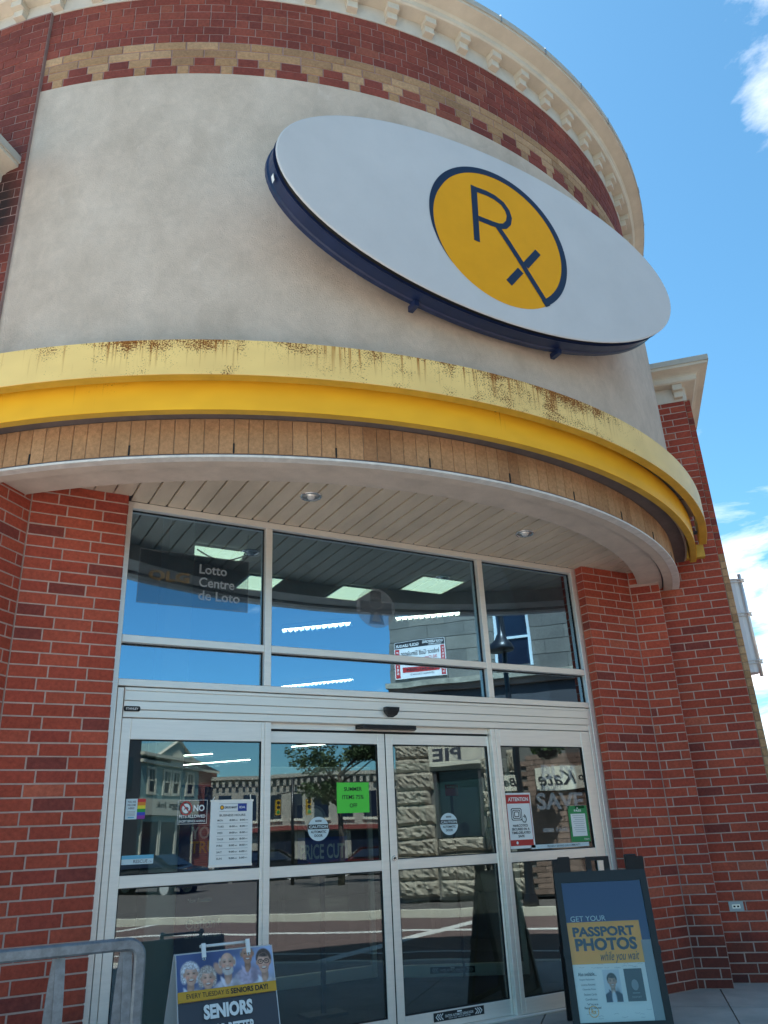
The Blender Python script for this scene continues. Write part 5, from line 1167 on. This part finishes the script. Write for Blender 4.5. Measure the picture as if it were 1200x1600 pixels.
D.rect('header', 'ink', 1.96, 6.22, 3.33, 6.39); D.text('white', 'GOLF LEAGUE', 2.68, 6.25, 3.30, 6.33, 2, .03); D.text('white', 'GOLF LESSONS', 2.0, 6.29, 2.58, 6.36, 2, .03); D.text('white', 'AVAILABLE', 2.05, 6.235, 2.42, 6.275, 2, .02)
for u0 in (1.97, 3.20): D.rect('side_band', 'red', u0, 5.45, u0+.12, 6.20)
for i, ch in enumerate('KIDSCAMPS'): D.text('white', ch, 2.0 if ch != 'I' else 2.02, 6.10-.075*i, 2.06 if ch != 'I' else 2.04, 6.15-.075*i, 2, .03)
for i, ch in enumerate('PARTIES'): D.text('white', ch, 3.23 if ch != 'I' else 3.25, 6.08-.09*i, 3.29 if ch != 'I' else 3.27, 6.14-.09*i, 2, .03)
D.text('ink', 'Indoor Golf Simulator', 2.14, 6.02, 3.16, 6.14, 1, .02); D.text('red', '30 Other Sports', 2.2, 5.88, 3.0, 5.98, 1, .02); D.text('ink', 'BOOK A BAY', 2.35, 5.75, 2.9, 5.82, 1, .02)
D.poly('phone_arrow', 'red', [(2.16,5.58),(3.14,5.58),(3.14,5.72),(2.16,5.72),(2.10,5.65)]); D.text('ink', '705-341-7034', 2.22, 5.61, 3.05, 5.69, 2, .03); D.text('ink', '(Next Door)', 2.3, 5.49, 2.95, 5.55, 1, .01); D.done()
t = thing('hanging_basket', 'hanging flower basket before the brown brick shopfront across the street', 'hanging basket', tuple(FG(-.45,3.0,.9))); c = FG(-.45,3.0,.9)
q = MB(); q.lathe([(.05,0),(.22,.06),(.30,.2),(.28,.21)], c, 14); part('basket', q, M['ironblack'], t); q = MB(); q.tube([c+Vector((0,0,.2)), c+Vector((0,0,.95)), FG(-.45,3.95,.0)], .012, 6); part('hanger', q, M['ironblack'], t)
def leaves(n, cen, rad, size, rnd):
    mb = MB()
    for _ in range(n):
        while True:
            p = Vector((rnd.uniform(-1,1), rnd.uniform(-1,1), rnd.uniform(-1,1)))
            if .25 < p.length < 1: break
        p = Vector((p.x*rad[0], p.y*rad[1], p.z*rad[2]))+Vector(cen); a = Vector((rnd.gauss(0,1), rnd.gauss(0,1), rnd.gauss(0,.6))).normalized(); b = a.cross(Vector((rnd.gauss(0,1), rnd.gauss(0,1), rnd.gauss(0,1)))).normalized(); s_ = size*rnd.uniform(.6,1.4)
        mb.add([p-a*s_, p+b*s_*.5, p+a*s_, p-b*s_*.5], [(0,1,2,3)])
    return mb
rnd = random.Random(5); part('flowers', leaves(260, c+Vector((0,0,.3)), (.42,.42,.24), .07, rnd), M['leaf'], t, kind='stuff')
# ornate street lamp in front of the block wall
FLm = Frame((10.6,-8.4,0), (-S2,S2,0)); c = FLm(.14, 0, 0)
t = thing('street_lamp', 'black ornate street lamp with a bell shade before the block wall', 'street lamp', tuple(c))
q = MB(); q.lathe([(.16,0),(.16,.12),(.10,.3),(.085,.9),(.075,1.0),(.06,4.9),(.055,6.3),(.02,6.6)], c, 12); part('pole', q, M['ironblack'], t, smooth=True)
cl = FLm(.16, 0, .0)
q = MB(); q.lathe([(.30,5.40),(.31,5.44),(.26,5.56),(.15,5.66),(.12,5.74),(.06,5.84),(.05,6.2),(.08,6.3),(.02,6.5)], cl+FLm.n*.35, 18); part('bell_shade', q, M['ironblack'], t, smooth=True); q = MB(); q.tube([cl+Vector((0,0,6.25)), cl+FLm.n*.18+Vector((0,0,6.55)), cl+FLm.n*.35+Vector((0,0,6.45))], .03, 8); part('scroll_arm', q, M['ironblack'], t, smooth=True)
# teal corner house, dark and red-brick neighbours (u runs to the viewer's right)
FT = Frame((8.9,-38,0), (S2,S2,0))
t = thing('teal_shop', 'teal two storey shop with cream trim and a gabled parapet', 'building', tuple(FT(-3,0,-4)))
q = MB(); addb(q,-5.84,.35,4.1,6.1,-9,0,fr_=FT); addb(q,-5.84,.35,0,3.2,-9,-.15,fr_=FT); w_ = part('wall', q, M['teal'], t)
q = MB(); addb(q,-5.9,.42,3.22,4.1,-8,.08,fr_=FT); part('sign_fascia', q, M['cream'], t)
q = MB(); addb(q,-6.0,.5,5.86,6.02,-.1,.22,fr_=FT); addb(q,-6.0,.5,6.24,6.4,-.1,.3,fr_=FT); part('eaves_trim', q, M['cream'], t)
q = MB(); vs = [FT(u,v,d) for d in (-6,.12) for u,v in ((-5.0,6.4),(-1.2,6.4),(-3.14,7.3))]; q.add(vs, [(3,4,5),(0,2,1),(0,1,4,3),(1,2,5,4),(2,0,3,5)]); g_ = part('gable', q, M['teal'], t)
q = MB(); q.tube([FT(-5.1,6.38,.16), FT(-3.14,7.34,.16), FT(-1.1,6.38,.16)], .09, 4); part('verge_board', q, M['cream'], g_); q = MB(); vs = [FT(u,v,d) for d in (-.1,.15) for u,v in ((-3.9,6.02),(-2.4,6.02),(-2.5,6.55),(-3.15,6.9),(-3.8,6.55))]; q.add(vs, [(5,6,7,8,9),(0,1,6,5),(1,2,7,6),(2,3,8,7),(3,4,9,8),(4,0,5,9)]); part('date_panel', q, M['cream'], g_)
for c_ in (-.70, -2.30, -3.30, -4.80):
    wn = part('window', fbox(FT, c_-.28, c_+.28, 4.45, 5.55, -.1, .02), M['wdark'], t); q = MB()
    for a in ((c_-.45,c_-.285,4.3,5.7),(c_+.285,c_+.45,4.3,5.7),(c_-.284,c_+.284,5.56,5.7),(c_-.284,c_+.284,4.3,4.44),(c_-.284,c_+.284,4.98,5.03),(c_-.02,c_+.02,5.035,5.555)): addb(q, *a, -.1, .07, fr_=FT)
    part('frame', q, M['cream'], wn)
D = Flat(FT, t, .081); D.text('ink', 'Biggs Ink', -4.6, 3.5, -1.2, 3.95, 1, .03, slant=.25); D.done()
for a, b in ((-5.6,-4.0), (-3.8,-2.2), (-1.9,-.2)):
    wn = part('shop_window', fbox(FT, a, b, .6, 2.9, -.3, -.14), M['wdark'], t); q = MB(); addb(q,a-.1,a,.5,3.0,-.2,-.08,fr_=FT); addb(q,b,b+.1,.5,3.0,-.2,-.08,fr_=FT); part('frame', q, M['cream'], wn)
t = thing('brown_shop', 'dark brown building beside the teal shop', 'building', tuple(FT(2,0,-4))); q = MB(); addb(q,.45,8,0,8.5,-9,.05,fr_=FT); part('wall', q, M['charcoal'], t)
for a in (1.2, 2.6, 4.0): part('window', fbox(FT, a, a+.8, 4.4, 6.0, -.05, .07), M['wdark'], t)
t = thing('red_brick_shop', 'red brick shop with a sloped parapet beside the teal shop', 'building', tuple(FT(-8,0,-4))); q = MB(); addb(q,-9.0,-5.92,0,6.1,-9,-.4,fr_=FT); part('wall', q, bt, t)
q = MB(); vs = [FT(u,v,d) for d in (-9,-.3) for u,v in ((-9.1,6.12),(-5.92,6.12),(-5.92,6.6))]; q.add(vs, [(3,4,5),(0,2,1),(0,1,4,3),(1,2,5,4),(2,0,3,5)]); part('roof', q, M['slate'], t); part('trim', fbox(FT,-9.1,-5.95,5.95,6.1,-.45,-.25), M['cream'], t)
part('window', fbox(FT,-8.4,-7.4,3.6,5.0,-.5,-.36), M['wdark'], t)
FS2 = Frame((13,-45,0), (-.423,.906,0))
def far(u0, u1, v0, v1, d0, d1): return fbox(FS2, u0, u1, v0, v1, d0, d1)
t = thing('stone_block', 'long pale stone building with a dentilled cornice at the far end of the street', 'building', tuple(FS2(-8,0,-5)))
u_ = FS2.u; sg = 1 if u_.x > 0 else -1
q = MB(); b_ = far(*sorted((sg*1.5, sg*15.5)), 0, 5.2, -10, 0); q.add(b_.v, b_.f); part('wall', q, M['stonefar'], t); b_ = far(*sorted((sg*1.4, sg*15.6)), 5.42, 5.66, -10, .3); q = MB(); q.add(b_.v, b_.f); b_ = far(*sorted((sg*1.4, sg*15.6)), 5.2, 5.42, -10, .05); q.add(b_.v, b_.f); part('cornice', q, M['stonefar'], t)
for i in range(34):
    b_ = far(*sorted((sg*(1.6+i*.41), sg*(1.78+i*.41))), 4.95, 5.36, 0, .22); part('dentil', MB().add(b_.v, b_.f), M['stonefar'], t)
for i in range(9):
    b_ = far(*sorted((sg*(2.2+i*1.5), sg*(3.0+i*1.5))), 2.9, 4.4, -.1, .02); wn = part('window', MB().add(b_.v, b_.f), M['wdark'], t); b_ = far(*sorted((sg*(2.1+i*1.5), sg*(3.1+i*1.5))), 2.75, 2.88, -.1, .1); part('sill', MB().add(b_.v, b_.f), M['cream'], wn)
for i in range(5):
    b_ = far(*sorted((sg*(2.2+i*2.7), sg*(4.2+i*2.7))), .4, 2.2, -.1, .02); part('shop_window', MB().add(b_.v, b_.f), M['wdark'], t)
b_ = far(*sorted((sg*1.5, sg*15.5)), 2.28, 2.5, -.1, .35); part('red_awning', MB().add(b_.v, b_.f), M['awning'], t)
# street tree
tp = Vector((12.6,-22,-.15)); t = thing('street_tree', 'leafy locust tree on the far pavement down the street', 'tree', tuple(tp)); q = MB(); q.tube([tp, tp+Vector((.05,0,1.5)), tp+Vector((-.05,.1,3.0)), tp+Vector((.1,0,4.4))], [.13,.11,.09,.05], 8); tk = part('trunk', q, M['bark'], t, smooth=True); rnd = random.Random(11)
lim = MB(); cr = MB()
for i in range(11):
    a = i*2.4+rnd.random(); r_ = rnd.uniform(1.0,2.1); h0 = rnd.uniform(2.2,4.0); e = tp+Vector((r_*math.cos(a), r_*math.sin(a), h0+rnd.uniform(.5,1.6))); m_ = tp+Vector((r_*.4*math.cos(a), r_*.4*math.sin(a), h0+.45)); lim.tube([tp+Vector((0,0,h0)), m_, e], [.05,.035,.012], 6)
    for k in range(4):
        f_ = rnd.uniform(.55,1.1); p = tp+(e-tp)*f_; p.z = h0+(e.z-tp.z-h0)*f_+tp.z*.0+rnd.uniform(-.2,.25)-.0; l_ = leaves(120, p, (.55,.55,.26), .075, rnd); cr.add(l_.v, l_.f)
part('limb', lim, M['bark'], tk, kind='stuff'); part('crown', cr, M['leaf'], t, kind='stuff')
# signals down the street
def signal(x, y, z, lb, arm):
    t = thing('traffic_light', lb, 'traffic light', (x, y, z), 0, 'traffic lights down the street'); q = MB(); q.box(x-.09, x+.09, y-.07, y+.07, z, z+.62); part('housing', q, M['sigyellow'], t)
    for i in range(3):
        q = MB(); q.lathe([(.065,0),(.07,.012),(.01,.018)], (0,0,0), 12); q.v = [(x+v[0], y+.07+v[2], z+.12+.19*i+v[1]) for v in q.v]; part('lens', q, M['wdark'] if i else M['passgreen'], t)
    q = MB(); q.tube([(x, y-.05, z+.62), (x, y-.05, z+.85), (arm, y-.05, z+.95)], .03, 6); part('arm', q, M['ironblack'], t)

signal(11.3,-25,2.5,'yellow traffic light hanging clear of the tree down the street',12.0); signal(12.75,-25,2.5,'yellow traffic light beside the tree down the street',12.0)
t = thing('signal_mast', 'black signal mast standing down the street between two traffic lights', 'mast', (12.0,-25.05,-.15)); q = MB(); q.tube([(12.0,-25.05,-.15),(12.0,-25.05,4.0)], .07, 8); part('pole', q, M['ironblack'], t, smooth=True)

M['cardark'] = mat('dark_car_paint', (.012,.014,.02), .25, coat=.6); M['carred'] = mat('maroon_car_paint', (.10,.012,.012), .25, coat=.6); M['tyre'] = mat('tyre_rubber', (.012,.012,.012), .9)
def car(x, y, rz, paint, lb):
    t = thing('parked_car', lb, 'car', (x, y, -.14), rz, 'cars parked down the street')
    side = [(-2.15,.35),(-2.18,.62),(-2.05,.82),(-1.2,.95),(-.55,1.42),(.75,1.45),(1.45,1.0),(2.1,.9),(2.2,.6),(2.15,.35)]
    q = MB(); n = len(side)
    for yy, k in ((-.85,.94),(-.9,1),(.9,1),(.85,.94)): q.v += [(a*(.99 if k < 1 else 1), yy*(.82 if b > 1.2 else 1), b*k if b > .9 else b) for a, b in side]
    for j in range(3):
        for i in range(n): q.f.append((j*n+i, j*n+(i+1) % n, (j+1)*n+(i+1) % n, (j+1)*n+i)); q.mi.append(0)
    q.f += [tuple(range(n))[::-1], tuple(3*n+i for i in range(n))]; q.mi += [0, 0]; part('body', q, M[paint], t, True)
    q = MB()
    for sy in (-1, 1): q.add([(-1.05,sy*.905,.98),(1.2,sy*.905,1.0),(.7,sy*.79,1.36),(-.5,sy*.79,1.34)], [(0,1,2,3)])
    q.add([(-1.22,-.74,1.0),(-1.22,.74,1.0),(-.62,.66,1.40),(-.62,-.66,1.40)], [(0,1,2,3)]); q.add([(1.44,-.74,1.05),(1.44,.74,1.05),(.86,.66,1.42),(.86,-.66,1.42)], [(0,1,2,3)]); part('glazing', q, M['wdark'], t, True)
    for sx in (-1.35, 1.35):
        for sy in (-.82, .82):
            q = MB(); q.lathe([(.0,-.1),(.31,-.1),(.34,-.07),(.34,.07),(.31,.1),(.0,.1)], (0,0,0), 18); q.v = [(sx+v[0], sy+v[2], .34+v[1]) for v in q.v]; wh = part('wheel', q, M['tyre'], t, True)
            q = MB(); q.lathe([(.0,-.11),(.2,-.105),(.21,.105),(.0,.11)], (0,0,0), 14); q.v = [(sx+v[0], sy+v[2], .34+v[1]) for v in q.v]; part('rim', q, M['alu'], wh, True)
    for sy in (-.62, .62):
        q = MB(); q.box(-2.19,-2.1,sy-.18,sy+.18,.62,.74); part('headlight', q, M['white'], t, True)
        q = MB(); q.box(2.1,2.2,sy-.16,sy+.16,.66,.78); part('tail_light', q, M['red'], t, True)
car(13.0, -31.0, RAD(25), 'cardark', 'dark car parked nearest the tree down the street'); car(17.6, -28.9, RAD(25), 'carred', 'maroon car parked down the street'); car(6.8, -27.0, RAD(45), 'cardark', 'dark car parked in front of the teal shop')
# CITYEND
# ================================================================== finish the brickwork
BM = {}
def brick_mesh(w_, h_, m, var):
    key = (w_, h_, m, var)
    if key not in BM:
        rnd = random.Random(zlib.crc32(repr(key).encode())); j = lambda a=.0013: rnd.uniform(-a, a)
        mb = MB(); x, z, c, dp = w_/2, h_/2, .0035, .03
        mb.v = [(-x+c+j(),0,-z+c+j()),(x-c+j(),0,-z+c+j()),(x-c+j(),0,z-c+j()),(-x+c+j(),0,z-c+j()),(-x,c,-z),(x,c,-z),(x,c,z),(-x,c,z),(-x,dp,-z),(x,dp,-z),(x,dp,z),(-x,dp,z)]
        mb.f = [(0,1,2,3),(0,4,5,1),(1,5,6,2),(2,6,7,3),(3,7,4,0),(4,8,9,5),(5,9,10,6),(6,10,11,7),(7,11,8,4)]; mb.mi = [0]*9
        BM[key] = (mb.mesh('brick', [M[m]]), mb)
    return BM[key]
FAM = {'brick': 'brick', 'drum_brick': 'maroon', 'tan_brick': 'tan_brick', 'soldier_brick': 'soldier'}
def shown(b):
    m = b[4]; p = m.translation; v = p-CAM_P; dz = v.dot(fw)
    if dz < .5: return 0
    px, py = 600+1229*v.dot(r2)/dz, 800-1229*v.dot(u2)/dz
    if not (-20 < px < 1220 and -20 < py < 1620): return 0
    nrm = m.to_3x3() @ Vector((0,-1,0)); c = -nrm.dot(v.normalized())
    return max(0, c)*b[2]*b[3]/dz**2
def add_bricks():
    quota = {'brick': 210, 'drum_brick': 88}
    rest = MB(); rest.tone = []; mats = ['brick', 'tan_brick', 'soldier', 'maroon']
    for fam in FAM:
        bs = sorted((b for b in BRICKS if b[0] == fam), key=shown, reverse=True)
        for i, b in enumerate(bs):
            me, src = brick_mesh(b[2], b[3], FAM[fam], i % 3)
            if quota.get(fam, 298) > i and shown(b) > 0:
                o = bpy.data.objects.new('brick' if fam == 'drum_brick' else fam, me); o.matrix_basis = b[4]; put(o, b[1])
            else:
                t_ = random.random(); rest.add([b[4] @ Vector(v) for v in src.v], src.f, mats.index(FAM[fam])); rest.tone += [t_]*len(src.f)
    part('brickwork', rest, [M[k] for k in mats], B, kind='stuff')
add_bricks()
